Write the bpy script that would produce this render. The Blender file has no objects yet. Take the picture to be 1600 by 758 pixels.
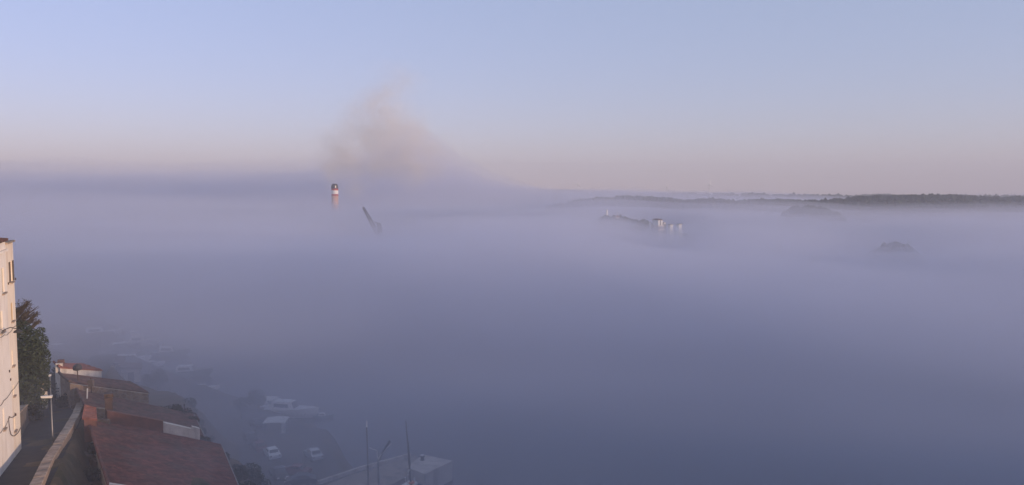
import bpy, math, random
from mathutils import Vector, noise
random.seed(7)
SC = bpy.context.scene
COL = SC.collection
R = math.radians

# ------------------------------------------------------------------ camera
CAM_Z = 40.0
FPX = 1200.0
PITCH = math.atan(79 / FPX)
CAM = Vector((0, 0, CAM_Z))
_f = Vector((0, math.cos(PITCH), -math.sin(PITCH)))
_u = Vector((0, math.sin(PITCH), math.cos(PITCH)))


def ray(px, py):
    return _f + Vector((1, 0, 0)) * ((px - 800) / FPX) + _u * ((379 - py) / FPX)


def at(px, py, z):            # survey helper: where a sight line meets the level z
    d = ray(px, py)
    return CAM + d * ((z - CAM_Z) / d.z)


def aty(px, py, y):           # ... or the distance y
    d = ray(px, py)
    return CAM + d * (y / d.y)


cd = bpy.data.cameras.new('camera')
cam = bpy.data.objects.new('camera', cd)
COL.objects.link(cam)
cam.location = CAM
cam.rotation_euler = (R(90) - PITCH, 0, 0)
cd.sensor_width = 36
cd.lens = 36 * FPX / 1600
cd.clip_start = 0.5
cd.clip_end = 30000
SC.camera = cam

# ------------------------------------------------------------------ light
SUN_EL, SUN_AZ = R(6.0), R(119)
SUN_DIR = Vector((math.sin(SUN_AZ) * math.cos(SUN_EL), math.cos(SUN_AZ) * math.cos(SUN_EL), math.sin(SUN_EL)))
w = bpy.data.worlds.new('World')
SC.world = w
w.use_nodes = True
nt = w.node_tree
sky = nt.nodes.new('ShaderNodeTexSky')
sky.sky_type = 'NISHITA'
sky.sun_disc = False
sky.sun_elevation = SUN_EL
sky.sun_rotation = SUN_AZ
sky.altitude = 50
sky.air_density = 1.0
sky.dust_density = 0.0
sky.ozone_density = 1.6
bg = nt.nodes['Background']
bg.inputs[1].default_value = 0.15
# clear dawn sky, paler and cooler than the single-scatter model: a gain and a uniform veil on top of it
sk_g = nt.nodes.new('ShaderNodeVectorMath')
sk_g.operation = 'MULTIPLY_ADD'
sk_g.inputs[1].default_value = (.36, .28, .50)
sk_g.inputs[2].default_value = (.75, .96, 1.08)
nt.links.new(sky.outputs[0], sk_g.inputs[0])
nt.links.new(sk_g.outputs[0], bg.inputs[0])
sl = bpy.data.lights.new('sun', 'SUN')
sl.energy = 2.6
sl.angle = R(1.0)
sl.color = (1.0, 0.72, 0.50)
so = bpy.data.objects.new('sun', sl)
COL.objects.link(so)
so.rotation_euler = SUN_DIR.to_track_quat('Z', 'Y').to_euler()
so.location = (300, -150, 200)
SC.view_settings.view_transform = 'Standard'
SC.view_settings.look = 'None'
SC.view_settings.gamma = 1
SC.view_settings.exposure = 1.08
SC.render.engine = 'CYCLES'
cy = SC.cycles
cy.use_denoising = True
try:
    cy.denoiser = 'OPENIMAGEDENOISE'
    cy.denoising_input_passes = 'RGB_ALBEDO_NORMAL'
except Exception:
    pass
cy.max_bounces = 10
cy.diffuse_bounces = 3
cy.glossy_bounces = 3
cy.volume_bounces = 5
cy.transparent_max_bounces = 16
cy.sample_clamp_indirect = 8


# ------------------------------------------------------------------ materials
def mat(name, c1, c2=None, scale=1.0, rough=0.85, metal=0.0, bump=0.0, detail=6.0, lo=0.35, hi=0.65,
        stains=None, stain_scale=(0.6, 0.6, 0.12), obj_coords=True, spec=0.3):
    m = bpy.data.materials.new(name)
    m.use_nodes = True
    t = m.node_tree
    n, L = t.nodes, t.links
    b = n['Principled BSDF']
    b.inputs['Roughness'].default_value = rough
    b.inputs['Metallic'].default_value = metal
    b.inputs['Specular IOR Level'].default_value = spec
    if c2 is None:
        c2 = tuple(v * 0.78 for v in c1)
    tc = n.new('ShaderNodeTexCoord')
    nz = n.new('ShaderNodeTexNoise')
    nz.inputs['Scale'].default_value = scale
    nz.inputs['Detail'].default_value = detail
    nz.inputs['Roughness'].default_value = 0.62
    L.new(tc.outputs['Object'], nz.inputs['Vector'])
    cr = n.new('ShaderNodeValToRGB')
    cr.color_ramp.elements[0].position = lo
    cr.color_ramp.elements[1].position = hi
    cr.color_ramp.elements[0].color = (*c2, 1)
    cr.color_ramp.elements[1].color = (*c1, 1)
    L.new(nz.outputs['Fac'], cr.inputs['Fac'])
    out = cr.outputs['Color']
    if stains:
        mp = n.new('ShaderNodeMapping')
        mp.inputs['Scale'].default_value = stain_scale
        L.new(tc.outputs['Object'], mp.inputs['Vector'])
        n2 = n.new('ShaderNodeTexNoise')
        n2.inputs['Scale'].default_value = 1.6
        n2.inputs['Detail'].default_value = 8
        L.new(mp.outputs[0], n2.inputs['Vector'])
        r2 = n.new('ShaderNodeValToRGB')
        r2.color_ramp.elements[0].position = 0.5
        r2.color_ramp.elements[1].position = 0.68
        L.new(n2.outputs['Fac'], r2.inputs['Fac'])
        mx = n.new('ShaderNodeMixRGB')
        mx.inputs[2].default_value = (*stains, 1)
        L.new(r2.outputs['Color'], mx.inputs[0])
        L.new(out, mx.inputs[1])
        out = mx.outputs[0]
    L.new(out, b.inputs['Base Color'])
    if bump:
        bp = n.new('ShaderNodeBump')
        bp.inputs['Strength'].default_value = bump
        bp.inputs['Distance'].default_value = 0.1
        n3 = n.new('ShaderNodeTexNoise')
        n3.inputs['Scale'].default_value = scale * 3.1
        n3.inputs['Detail'].default_value = 8
        L.new(tc.outputs['Object'], n3.inputs['Vector'])
        L.new(n3.outputs['Fac'], bp.inputs['Height'])
        L.new(bp.outputs[0], b.inputs['Normal'])
    return m


def masonry(name, c1, c2, mortar, sc=1.0, bw=0.6, bh=0.3):
    m = bpy.data.materials.new(name)
    m.use_nodes = True
    t = m.node_tree
    n, L = t.nodes, t.links
    b = n['Principled BSDF']
    b.inputs['Roughness'].default_value = 0.92
    tc = n.new('ShaderNodeTexCoord')
    vo = n.new('ShaderNodeTexVoronoi')
    vo.inputs['Scale'].default_value = sc
    vo.feature = 'F1'
    L.new(tc.outputs['Object'], vo.inputs['Vector'])
    nz = n.new('ShaderNodeTexNoise')
    nz.inputs['Scale'].default_value = sc * 1.3
    nz.inputs['Detail'].default_value = 7
    L.new(tc.outputs['Object'], nz.inputs['Vector'])
    cr = n.new('ShaderNodeValToRGB')
    cr.color_ramp.elements[0].color = (*c2, 1)
    cr.color_ramp.elements[1].color = (*c1, 1)
    cr.color_ramp.elements[0].position = .3
    cr.color_ramp.elements[1].position = .7
    L.new(nz.outputs['Fac'], cr.inputs['Fac'])
    mx = n.new('ShaderNodeMixRGB')
    mx.blend_type = 'MULTIPLY'
    mx.inputs[0].default_value = .55
    L.new(cr.outputs[0], mx.inputs[1])
    hs = n.new('ShaderNodeSeparateColor')
    L.new(vo.outputs['Color'], hs.inputs[0])
    cr2 = n.new('ShaderNodeValToRGB')
    cr2.color_ramp.elements[0].color = (.45, .42, .4, 1)
    cr2.color_ramp.elements[1].color = (1.15, 1.1, 1.05, 1)
    L.new(hs.outputs[0], cr2.inputs[0])
    L.new(cr2.outputs[0], mx.inputs[2])
    v2 = n.new('ShaderNodeTexVoronoi')
    v2.feature = 'DISTANCE_TO_EDGE'
    v2.inputs['Scale'].default_value = sc
    L.new(tc.outputs['Object'], v2.inputs['Vector'])
    cr3 = n.new('ShaderNodeValToRGB')
    cr3.color_ramp.elements[0].position = .02
    cr3.color_ramp.elements[1].position = .07
    L.new(v2.outputs['Distance'], cr3.inputs[0])
    m2 = n.new('ShaderNodeMixRGB')
    m2.inputs[1].default_value = (*mortar, 1)
    L.new(cr3.outputs[0], m2.inputs[0])
    L.new(mx.outputs[0], m2.inputs[2])
    L.new(m2.outputs[0], b.inputs['Base Color'])
    bp = n.new('ShaderNodeBump')
    bp.inputs['Strength'].default_value = .6
    bp.inputs['Distance'].default_value = .05
    L.new(cr3.outputs[0], bp.inputs['Height'])
    L.new(bp.outputs[0], b.inputs['Normal'])
    return m


def volume(name, col, dens, g=0.0):
    m = bpy.data.materials.new(name)
    m.use_nodes = True
    t = m.node_tree
    t.nodes.remove(t.nodes['Principled BSDF'])
    v = t.nodes.new('ShaderNodeVolumePrincipled')
    v.inputs['Color'].default_value = (*col, 1)
    v.inputs['Density'].default_value = dens
    v.inputs['Anisotropy'].default_value = g
    t.links.new(v.outputs[0], t.nodes['Material Output'].inputs['Volume'])
    return m


M = {}
M['cream'] = mat('cream_render', (.85, .73, .59), (.79, .66, .53), .7, stains=(.68, .55, .44), bump=.15)
M['white'] = mat('white_render', (.84, .75, .67), (.77, .68, .60), .8, stains=(.66, .56, .48), bump=.15)
M['whitewash'] = mat('whitewash', (.74, .66, .58), (.55, .47, .41), 1.4, stains=(.36, .30, .26), bump=.2)
M['stone'] = masonry('sandstone_rubble', (.38, .26, .18), (.24, .17, .13), (.32, .25, .2), 2.2)
M['dark_stone'] = masonry('dark_rubble', (.20, .145, .11), (.10, .08, .065), (.16, .13, .11), 1.8)
M['coping'] = mat('stone_coping', (.48, .37, .29), (.30, .22, .17), 1.6, bump=.4, stains=(.2, .16, .13))
M['tile'] = mat('terracotta_tile', (.185, .066, .05), (.12, .048, .039), 1.1, rough=.8, stains=(.11, .06, .05), stain_scale=(.35, .35, .35))
M['tile_red'] = mat('red_tile', (.26, .09, .065), (.18, .065, .05), 1.7, rough=.8)
M['tile_brown'] = mat('weathered_tile', (.165, .08, .062), (.10, .052, .044), .9, rough=.85, stains=(.10, .075, .06), stain_scale=(.4, .4, .4))
M['redpaint'] = mat('red_oxide_wall', (.21, .09, .07), (.145, .07, .058), 1.3, stains=(.16, .07, .05))
M['asphalt'] = mat('asphalt', (.055, .05, .05), (.035, .033, .034), .9, rough=.9, bump=.3)
M['quay'] = mat('quay_paving', (.10, .085, .08), (.06, .052, .05), .25, rough=.85, bump=.2, stains=(.045, .04, .04), stain_scale=(.1, .1, .1))
M['pier'] = mat('pier_concrete', (.36, .29, .24), (.24, .2, .17), .4, stains=(.17, .14, .13), bump=.25)
M['earth'] = mat('dry_earth', (.13, .085, .055), (.055, .05, .03), .35, bump=.6, rough=.95)
M['concrete'] = mat('pale_concrete', (.60, .53, .48), (.46, .40, .36), .5, stains=(.34, .29, .26), bump=.25)
M['dark'] = mat('dark_metal', (.03, .03, .032), (.05, .045, .045), 2, rough=.5)
M['grey_metal'] = mat('galvanised_steel', (.30, .29, .28), (.2, .19, .19), 2, rough=.5, metal=.5)
M['brown_metal'] = mat('rusty_brown_steel', (.10, .06, .045), (.06, .04, .035), 2, rough=.8)
M['lamp_white'] = mat('white_lamp_housing', (.75, .72, .68), (.62, .58, .55), 2, rough=.4)
M['glass'] = mat('dark_window_glass', (.03, .035, .045), (.02, .022, .03), 2, rough=.08, spec=.6)
M['shutter'] = mat('grey_shutter', (.16, .12, .10), (.11, .085, .07), 2, rough=.6)
M['cream_shutter'] = mat('ochre_shutter', (.66, .45, .24), (.55, .38, .2), 2, rough=.6)
M['frame'] = mat('pale_window_frame', (.62, .55, .48), (.5, .44, .38), 2, rough=.6)
M['boat_white'] = mat('white_gelcoat', (.80, .78, .75), (.7, .68, .65), .6, rough=.25, spec=.5)
M['boat_blue'] = mat('navy_hull_paint', (.035, .05, .11), (.03, .04, .08), .8, rough=.3)
M['boat_teal'] = mat('faded_green_hull', (.10, .16, .14), (.08, .12, .11), .8, rough=.5)
M['wood'] = mat('varnished_timber', (.30, .16, .08), (.2, .11, .06), 3, rough=.5)
M['canvas'] = mat('pale_canvas', (.70, .68, .66), (.6, .58, .56), 1, rough=.8)
M['tyre'] = mat('black_rubber', (.02, .02, .02), (.03, .03, .03), 3, rough=.8)
M['car_silver'] = mat('silver_car_paint', (.55, .55, .56), (.5, .5, .51), .4, rough=.25, metal=.3)
M['car_white'] = mat('white_car_paint', (.78, .77, .75), (.74, .73, .71), .4, rough=.25)
M['car_dark'] = mat('dark_car_paint', (.035, .035, .05), (.03, .03, .04), .4, rough=.25)
M['car_red'] = mat('maroon_car_paint', (.16, .03, .03), (.13, .025, .025), .4, rough=.25)
M['orange'] = mat('orange_buoy_paint', (.75, .22, .05), (.65, .18, .04), 2, rough=.5)
M['stack_body'] = mat('salmon_chimney_concrete', (.62, .36, .26), (.52, .29, .21), .25, stains=(.45, .27, .2), stain_scale=(.3, .3, .05))
M['stack_white'] = mat('white_warning_band', (.80, .76, .72), (.7, .66, .62), .3)
M['stack_red'] = mat('red_warning_band', (.42, .07, .05), (.34, .06, .05), .3)
M['stack_cap'] = mat('sooty_steel', (.06, .055, .055), (.035, .032, .035), .4, rough=.7)
M['flue'] = mat('pale_flue_steel', (.6, .55, .5), (.45, .42, .4), .4, rough=.4, metal=.3)
M['bark'] = mat('tree_bark', (.10, .075, .055), (.06, .045, .035), 2, bump=.5)
M['leaf'] = mat('evergreen_leaf', (.042, .055, .023), (.02, .03, .013), .9, rough=.7, lo=.3, hi=.7)
M['dryleaf'] = mat('dry_twig', (.10, .08, .045), (.065, .052, .03), 1.1, rough=.8)
M['shrub'] = mat('dark_shrub_leaf', (.032, .042, .022), (.018, .025, .014), .7, rough=.8)
M['wood_far'] = mat('pine_wood', (.045, .06, .032), (.022, .032, .018), .02, rough=.9)
M['hill'] = mat('scrub_hillside', (.07, .065, .04), (.035, .04, .022), .01, rough=.95)
M['turbine'] = mat('turbine_white', (.78, .77, .76), (.72, .71, .7), .3, rough=.5)


def tiled(m, scale, amount):
    # each tile fired a little differently, plus lichen
    t = m.node_tree
    n, L = t.nodes, t.links
    b = n['Principled BSDF']
    src = b.inputs['Base Color'].links[0].from_socket
    tc = n.new('ShaderNodeTexCoord')
    vo = n.new('ShaderNodeTexVoronoi')
    vo.inputs['Scale'].default_value = scale
    L.new(tc.outputs['Object'], vo.inputs['Vector'])
    sp = n.new('ShaderNodeSeparateColor')
    L.new(vo.outputs['Color'], sp.inputs[0])
    mr = n.new('ShaderNodeMapRange')
    mr.inputs['To Min'].default_value = 1 - amount
    mr.inputs['To Max'].default_value = 1 + amount
    L.new(sp.outputs[0], mr.inputs['Value'])
    hsv = n.new('ShaderNodeHueSaturation')
    L.new(mr.outputs[0], hsv.inputs['Value'])
    L.new(src, hsv.inputs['Color'])
    nz = n.new('ShaderNodeTexNoise')
    nz.inputs['Scale'].default_value = .45
    nz.inputs['Detail'].default_value = 9
    nz.inputs['Roughness'].default_value = .7
    L.new(tc.outputs['Object'], nz.inputs['Vector'])
    r = n.new('ShaderNodeValToRGB')
    r.color_ramp.elements[0].position = .52
    r.color_ramp.elements[1].position = .62
    r.color_ramp.elements[1].color = (.25, .25, .25, 1)
    L.new(nz.outputs['Fac'], r.inputs['Fac'])
    mx = n.new('ShaderNodeMixRGB')
    mx.inputs[2].default_value = (.085, .075, .062, 1)
    L.new(r.outputs[0], mx.inputs[0])
    L.new(hsv.outputs[0], mx.inputs[1])
    L.new(mx.outputs[0], b.inputs['Base Color'])


for k_ in ('tile', 'tile_red', 'tile_brown'):
    tiled(M[k_], 2.6, .28)


# ------------------------------------------------------------------ mesh kit
class MB:
    def __init__(s):
        s.v, s.f = [], []

    def add(s, vs, fs):
        k = len(s.v)
        s.v += [tuple(p) for p in vs]
        s.f += [tuple(i + k for i in q) for q in fs]
        return s

    def box(s, c, size, ax=None):
        c = Vector(c)
        a = ax or (Vector((1, 0, 0)), Vector((0, 1, 0)), Vector((0, 0, 1)))
        vs = []
        for k in (-.5, .5):
            for j in (-.5, .5):
                for i in (-.5, .5):
                    vs.append(c + a[0] * (i * size[0]) + a[1] * (j * size[1]) + a[2] * (k * size[2]))
        return s.add(vs, [(0, 2, 3, 1), (4, 5, 7, 6), (0, 1, 5, 4), (2, 6, 7, 3), (0, 4, 6, 2), (1, 3, 7, 5)])

    def prism(s, top, bot):            # two matching polygons, counter-clockwise from above
        n = len(top)
        fs = [tuple(range(n)), tuple(range(2 * n - 1, n - 1, -1))]
        for i in range(n):
            j = (i + 1) % n
            fs.append((i, n + i, n + j, j))
        return s.add(list(top) + list(bot), fs)

    def tube(s, pts, r, n=8, cap=True):
        pts = [Vector(p) for p in pts]
        rs = r if isinstance(r, (list, tuple)) else [r] * len(pts)
        vs, fs = [], []
        for i, p in enumerate(pts):
            d = (pts[min(i + 1, len(pts) - 1)] - pts[max(i - 1, 0)]).normalized()
            a = d.orthogonal().normalized() if abs(d.z) < .99 else Vector((1, 0, 0))
            if abs(d.z) < .99:
                a = d.cross(Vector((0, 0, 1))).normalized()
            b = d.cross(a).normalized()
            for k in range(n):
                t = 2 * math.pi * k / n
                vs.append(p + a * (math.cos(t) * rs[i]) + b * (math.sin(t) * rs[i]))
        for i in range(len(pts) - 1):
            for k in range(n):
                j = (k + 1) % n
                fs.append((i * n + k, i * n + j, (i + 1) * n + j, (i + 1) * n + k))
        if cap:
            fs.append(tuple(range(n - 1, -1, -1)))
            fs.append(tuple((len(pts) - 1) * n + k for k in range(n)))
        return s.add(vs, fs)

    def lathe(s, c, prof, n=24):       # prof: (r, z) bottom to top
        c = Vector(c)
        vs, fs = [], []
        for r, z in prof:
            for k in range(n):
                t = 2 * math.pi * k / n
                vs.append(c + Vector((math.cos(t) * r, math.sin(t) * r, z)))
        for i in range(len(prof) - 1):
            for k in range(n):
                j = (k + 1) % n
                fs.append((i * n + k, i * n + j, (i + 1) * n + j, (i + 1) * n + k))
        fs.append(tuple(range(n - 1, -1, -1)))
        fs.append(tuple((len(prof) - 1) * n + k for k in range(n)))
        return s.add(vs, fs)

    def grid(s, nx, ny, fn):
        vs = [fn(i / nx, j / ny) for j in range(ny + 1) for i in range(nx + 1)]
        fs = [(j * (nx + 1) + i, j * (nx + 1) + i + 1, (j + 1) * (nx + 1) + i + 1, (j + 1) * (nx + 1) + i)
              for j in range(ny) for i in range(nx)]
        return s.add(vs, fs)

    def build(s, name, m, parent=None, smooth=False):
        me = bpy.data.meshes.new(name)
        off = parent.matrix_world_loc if False else None
        vs = s.v
        if parent is not None:
            o = world_loc(parent)
            vs = [(x - o.x, y - o.y, z - o.z) for x, y, z in vs]
        me.from_pydata(vs, [], s.f)
        me.update()
        if smooth:
            me.polygons.foreach_set('use_smooth', [True] * len(me.polygons))
        me.materials.append(m)
        ob = bpy.data.objects.new(name, me)
        COL.objects.link(ob)
        if parent is not None:
            ob.parent = parent
        return ob


def world_loc(o):
    v = Vector((0, 0, 0))
    while o is not None:
        v = v + Vector(o.location)
        o = o.parent
    return v


def tag(o, label=None, cat=None, group=None, kind=None):
    if label:
        o['label'] = label
    if cat:
        o['category'] = cat
    if group:
        o['group'] = group
    if kind:
        o['kind'] = kind
    return o


def thing(name, label, cat, loc, group=None):
    o = bpy.data.objects.new(name, None)
    o.empty_display_size = .3
    COL.objects.link(o)
    o.location = loc
    return tag(o, label, cat, group)


def copy_tree(o, parent=None):
    c = o.copy()
    COL.objects.link(c)
    c.parent = parent
    for ch in list(o.children):
        copy_tree(ch, c)
    return c


def sm(a, b, x):
    t = max(0.0, min(1.0, (x - a) / (b - a)))
    return t * t * (3 - 2 * t)


Z3 = Vector((0, 0, 1))

# ------------------------------------------------------------------ the lie of the land
UU = Vector((-.43, .90, 0)).normalized()      # along the sloping street, away from the viewer
VV = Vector((.90, .43, 0)).normalized()       # across it, towards the harbour
S0 = Vector((-37.6, 65, 0))


def st(x, y):
    d = Vector((x, y, 0)) - S0
    return d.dot(UU), d.dot(VV)


def SP(s, t, z=0):
    p = S0 + UU * s + VV * t
    return Vector((p.x, p.y, z))


def street_z(s):
    if s < -18:
        return 21.0 + (-18 - s) * .10
    if s < 22:
        return 19.0 - s * .11
    return max(1.6, 16.6 - (s - 22) * .13)


SHORE = [(900, -400), (420, -120), (250, 40), (120, 78), (40, 88), (0, 92), (-20, 98), (-27, 112), (-31, 122), (-42, 132),
         (-62, 151), (-88, 178), (-112, 214), (-150, 268), (-230, 360), (-420, 470), (-900, 620), (-2200, 900)]


def interp_lin(P, x):
    if x <= P[0][0]:
        return P[0][1]
    for (a, c), (d, e) in zip(P, P[1:]):
        if x <= d:
            return c + (e - c) * (x - a) / (d - a)
    return P[-1][1]


def shore_d(x, y):
    best, sg = 1e9, 1
    for (ax, ay), (bx, by) in zip(SHORE, SHORE[1:]):
        dx, dy = bx - ax, by - ay
        t = max(0, min(1, ((x - ax) * dx + (y - ay) * dy) / (dx * dx + dy * dy)))
        qx, qy = ax + dx * t, ay + dy * t
        d = (x - qx) ** 2 + (y - qy) ** 2
        if d < best:
            best = d
            sg = 1 if dx * (y - ay) - dy * (x - ax) > 0 else -1   # left of travel = land
    return math.sqrt(best) * sg


def prof(p, x):
    for (a, za), (b, zb) in zip(p, p[1:]):
        if x <= b:
            return za + (zb - za) * sm(a, b, x) if x > a else za
    return p[-1][1]


def ground(x, y):
    d = shore_d(x, y)
    base = prof([(-6, -4), (-.3, 1.5), (16, 1.5), (30, 15), (60, 24), (100, 29), (260, 34)], d)
    if -60 < y < 330 and -330 < x < 60:
        s, t = st(x, y)
        wgt = sm(-45, -28, s) * (1 - sm(150, 210, s))
        if wgt > 0 and d > -1:
            sz = street_z(s)
            if t < -5.5:
                row = sz + min(12, (-5.5 - t) * .22)
            elif t < .2:
                row = sz - .05
            else:
                row = prof([(.2, sz - .05), (.75, sz - 2.9), (9, sz - 3.2), (13, sz - 6), (22, 1.5)], t)
            if t > 12:
                row = min(row, max(1.5, row))
            row = min(row, prof([(0, 1.5), (12, 1.5), (24, 15), (40, 40)], d))
            base = base * (1 - wgt) + row * wgt
    # unseen ridge added behind and right of the viewer, shaped to shade the waterside
    if x > 110:
        base = min(base, 12)
    if -60 < y < (34 if x < 110 else 60) and x > 20:
        rz = interp_lin([(20, 25), (50, 30.4), (78, 33.8), (92, 37.5), (115, 40), (180, 30), (300, 22), (420, 18), (600, 12), (800, 5)], x)
        off = 0
        if x > 110:
            rz += 24 * noise.noise(Vector((x / 55, 3.3, 0))) + 12 * noise.noise(Vector((x / 26, 7.1, 0)))  # crest made uneven to soften the edge of its shadow
            off = 22 * noise.noise(Vector((x / 40, 9, 0)))
        base = max(base, base + (rz - base) * math.exp(-((y - 6 - off) / 13) ** 2))
    if d > 14 and base > 2:
        base += .25 * noise.noise(Vector((x * .15, y * .15, 0))) + .3 * noise.noise(Vector((x * .5, y * .5, 4)))
    return base


def build_land():
    xs, ys = [], []
    x = -1800.0
    while x < 900:
        xs.append(x)
        x += .8 if -56 < x < -22 else 1.6 if -75 < x < 30 else (8 if -160 < x < 820 else 45)
    y = -420.0
    while y < 900:
        ys.append(y)
        y += .8 if 42 < y < 95 else 1.6 if 35 < y < 150 else (8 if -60 < y < 260 else 45)
    b = MB()
    nx = len(xs)
    for yy in ys:
        for xx in xs:
            b.v.append((xx, yy, ground(xx, yy)))
    for j in range(len(ys) - 1):
        for i in range(nx - 1):
            k = j * nx + i
            b.f.append((k, k + 1, k + nx + 1, k + nx))
    return tag(b.build('ground', M['earth'], smooth=True), kind='structure')


build_land()

# water
wm = bpy.data.materials.new('harbour_water')
wm.use_nodes = True
t_ = wm.node_tree
pb = t_.nodes['Principled BSDF']
pb.inputs['Base Color'].default_value = (.035, .035, .04, 1)
pb.inputs['Roughness'].default_value = .12
tc = t_.nodes.new('ShaderNodeTexCoord')
nz = t_.nodes.new('ShaderNodeTexNoise')
nz.inputs['Scale'].default_value = .9
nz.inputs['Detail'].default_value = 5
bp = t_.nodes.new('ShaderNodeBump')
bp.inputs['Strength'].default_value = .35
bp.inputs['Distance'].default_value = .3
t_.links.new(tc.outputs['Object'], nz.inputs['Vector'])
t_.links.new(nz.outputs['Fac'], bp.inputs['Height'])
t_.links.new(bp.outputs[0], pb.inputs['Normal'])
WB = 9000
b = MB()
b.add([(-WB, -WB, 0), (WB, -WB, 0), (WB, WB, 0), (-WB, WB, 0)], [(0, 1, 2, 3)])
tag(b.build('water', wm), kind='structure')


# street and quay surfaces, laid a little above the ground
def ribbon(name, m, pts_l, pts_r, lift, sub=1):
    bb = MB()
    n = len(pts_l)
    vs = []
    for a, c in zip(pts_l, pts_r):
        vs += [(a.x, a.y, a.z + lift), (c.x, c.y, c.z + lift)]
    bb.add(vs, [(2 * i, 2 * i + 1, 2 * i + 3, 2 * i + 2) for i in range(n - 1)])
    return bb.build(name, m)


ss = [-40 + 2 * i for i in range(76)]
tag(ribbon('street', M['asphalt'], [SP(s, -5.2, street_z(s)) for s in ss], [SP(s, -.2, street_z(s)) for s in ss], .02), kind='structure')
QZ = 1.7
qpoly = [(60, 60), (38, 87.5), (0, 91.5), (-20.5, 97.5), (-27.5, 111.8), (-31.5, 121.6), (-42.4, 131.5), (-62.3, 150.5),
         (-88.4, 177.6), (-112.5, 213.7), (-150.5, 267.6), (-170, 262), (-130, 205), (-102, 168), (-72, 138), (-48, 112), (-34, 92), (-28, 80), (0, 66)]
b = MB()
b.prism([(x, y, QZ) for x, y in reversed(qpoly)][::-1], [(x, y, -2.5) for x, y in reversed(qpoly)][::-1])
tag(b.build('quay', M['quay']), kind='structure')

# ------------------------------------------------------------------ fog, haze, smoke
FOG_STEP = .06


def fog_low(x, y):
    az = x / max(y, 30)
    left = 1 - sm(-.05, .12, az)
    z = 18.5 + 10.5 * (1 - sm(120, 420, y))
    z += 3.0 * noise.noise(Vector((x / 310, y / 520, 3.1)))
    z += 3.8 * noise.noise(Vector((x / 120, y / 170, 8.4)))
    z += 1.4 * noise.noise(Vector((x / 45, y / 60, 1.7)))
    z += 7.5 * sm(640, 880, y) * left
    # lower over the islet, and thinner towards the right-hand shore
    z -= 12 * math.exp(-((x - 114 * y / 540) / 19) ** 2 - ((y - 470) / 210) ** 2)
    z -= 5.5 * math.exp(-((x - .5 * y) / 32) ** 2 - ((y - 320) / 150) ** 2)
    z += 3.5 * math.exp(-((az - .115) / .045) ** 2) * sm(430, 540, y)
    z -= 7.5 * sm(.28, .48, az) * sm(520, 800, y)
    z -= 8.5 * math.exp(-((x + 105 * y / 580) / 45) ** 2 - ((y - 480) / 210) ** 2)
    z -= 1.5 * sm(.05, .3, az)
    z -= 11.5 * (1 - sm(60, 112, math.hypot(x + 40, y - 27)))
    return z


def hump(x, y):
    az = x / max(y, 1)
    h = 40 * (1 - sm(-.10, .08, az)) * sm(880, 1450, y)
    h += 58 * math.exp(-((az + .135) / .06) ** 2) * sm(900, 1400, y)
    h += 7 * (1 - sm(.0, .45, az)) * sm(900, 1500, y)
    return h


def billow(x, y, a, b):
    return noise.noise(Vector((x / a, y / b, 2.5))) + .5 * noise.noise(Vector((x / a * 2.3, y / b * 2.3, 6.1)))


def fog_mid(x, y):
    az = x / max(y, 30)
    z = fog_low(x, y) + 4.0 + 5 * sm(350, 850, y) * sm(-.02, .08, az) + 2.5 * noise.noise(Vector((x / 160, y / 260, 5.5)))
    z += .62 * hump(x, y) + 9 * sm(950, 1400, y) * billow(x, y, 190, 300)
    return z


def fog_top(x, y):
    az = x / max(y, 30)
    z = fog_low(x, y) + 8.0 + 9 * sm(500, 850, y) * sm(.0, .12, az) + 3.5 * noise.noise(Vector((x / 230, y / 350, 9.5)))
    z += .95 * hump(x, y) + 12 * sm(950, 1400, y) * billow(x + 500, y, 230, 300)
    return z


def fog_crown(x, y):
    z = fog_low(x, y) + 13.0 + 6 * noise.noise(Vector((x / 330, y / 350, 4.5)))
    z += 1.32 * hump(x, y) + 14 * sm(950, 1400, y) * billow(x - 300, y + 90, 260, 300)
    return z


def fog_sheet(name, fn, m, label, zb):
    xs = [-1900 + 38 * i for i in range(101)]
    ys = [26.0]
    while ys[-1] < 2600:
        ys.append(ys[-1] + max(8, ys[-1] * .035))
    bb = MB()
    nx, ny = len(xs), len(ys)
    for yy in ys:
        for xx in xs:
            xe = xx * (yy + 420) / 1500
            bb.v.append((xe, yy, fn(xe, yy)))
    k0 = nx * ny
    for yy in ys:
        for xx in xs:
            bb.v.append((xx * (yy + 420) / 1500, yy, zb))
    for j in range(ny - 1):
        for i in range(nx - 1):
            k = j * nx + i
            bb.f.append((k, k + 1, k + nx + 1, k + nx))
            bb.f.append((k0 + k, k0 + k + nx, k0 + k + nx + 1, k0 + k + 1))
    for i in range(nx - 1):
        bb.f.append((i, k0 + i, k0 + i + 1, i + 1))
        k = (ny - 1) * nx + i
        bb.f.append((k, k + 1, k0 + k + 1, k0 + k))
    for j in range(ny - 1):
        k = j * nx
        bb.f.append((k, k + nx, k0 + k + nx, k0 + k))
        k = j * nx + nx - 1
        bb.f.append((k, k0 + k, k0 + k + nx, k + nx))
    o = bb.build(name, m, smooth=True)
    return tag(o, label, 'fog', kind='stuff')


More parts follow.
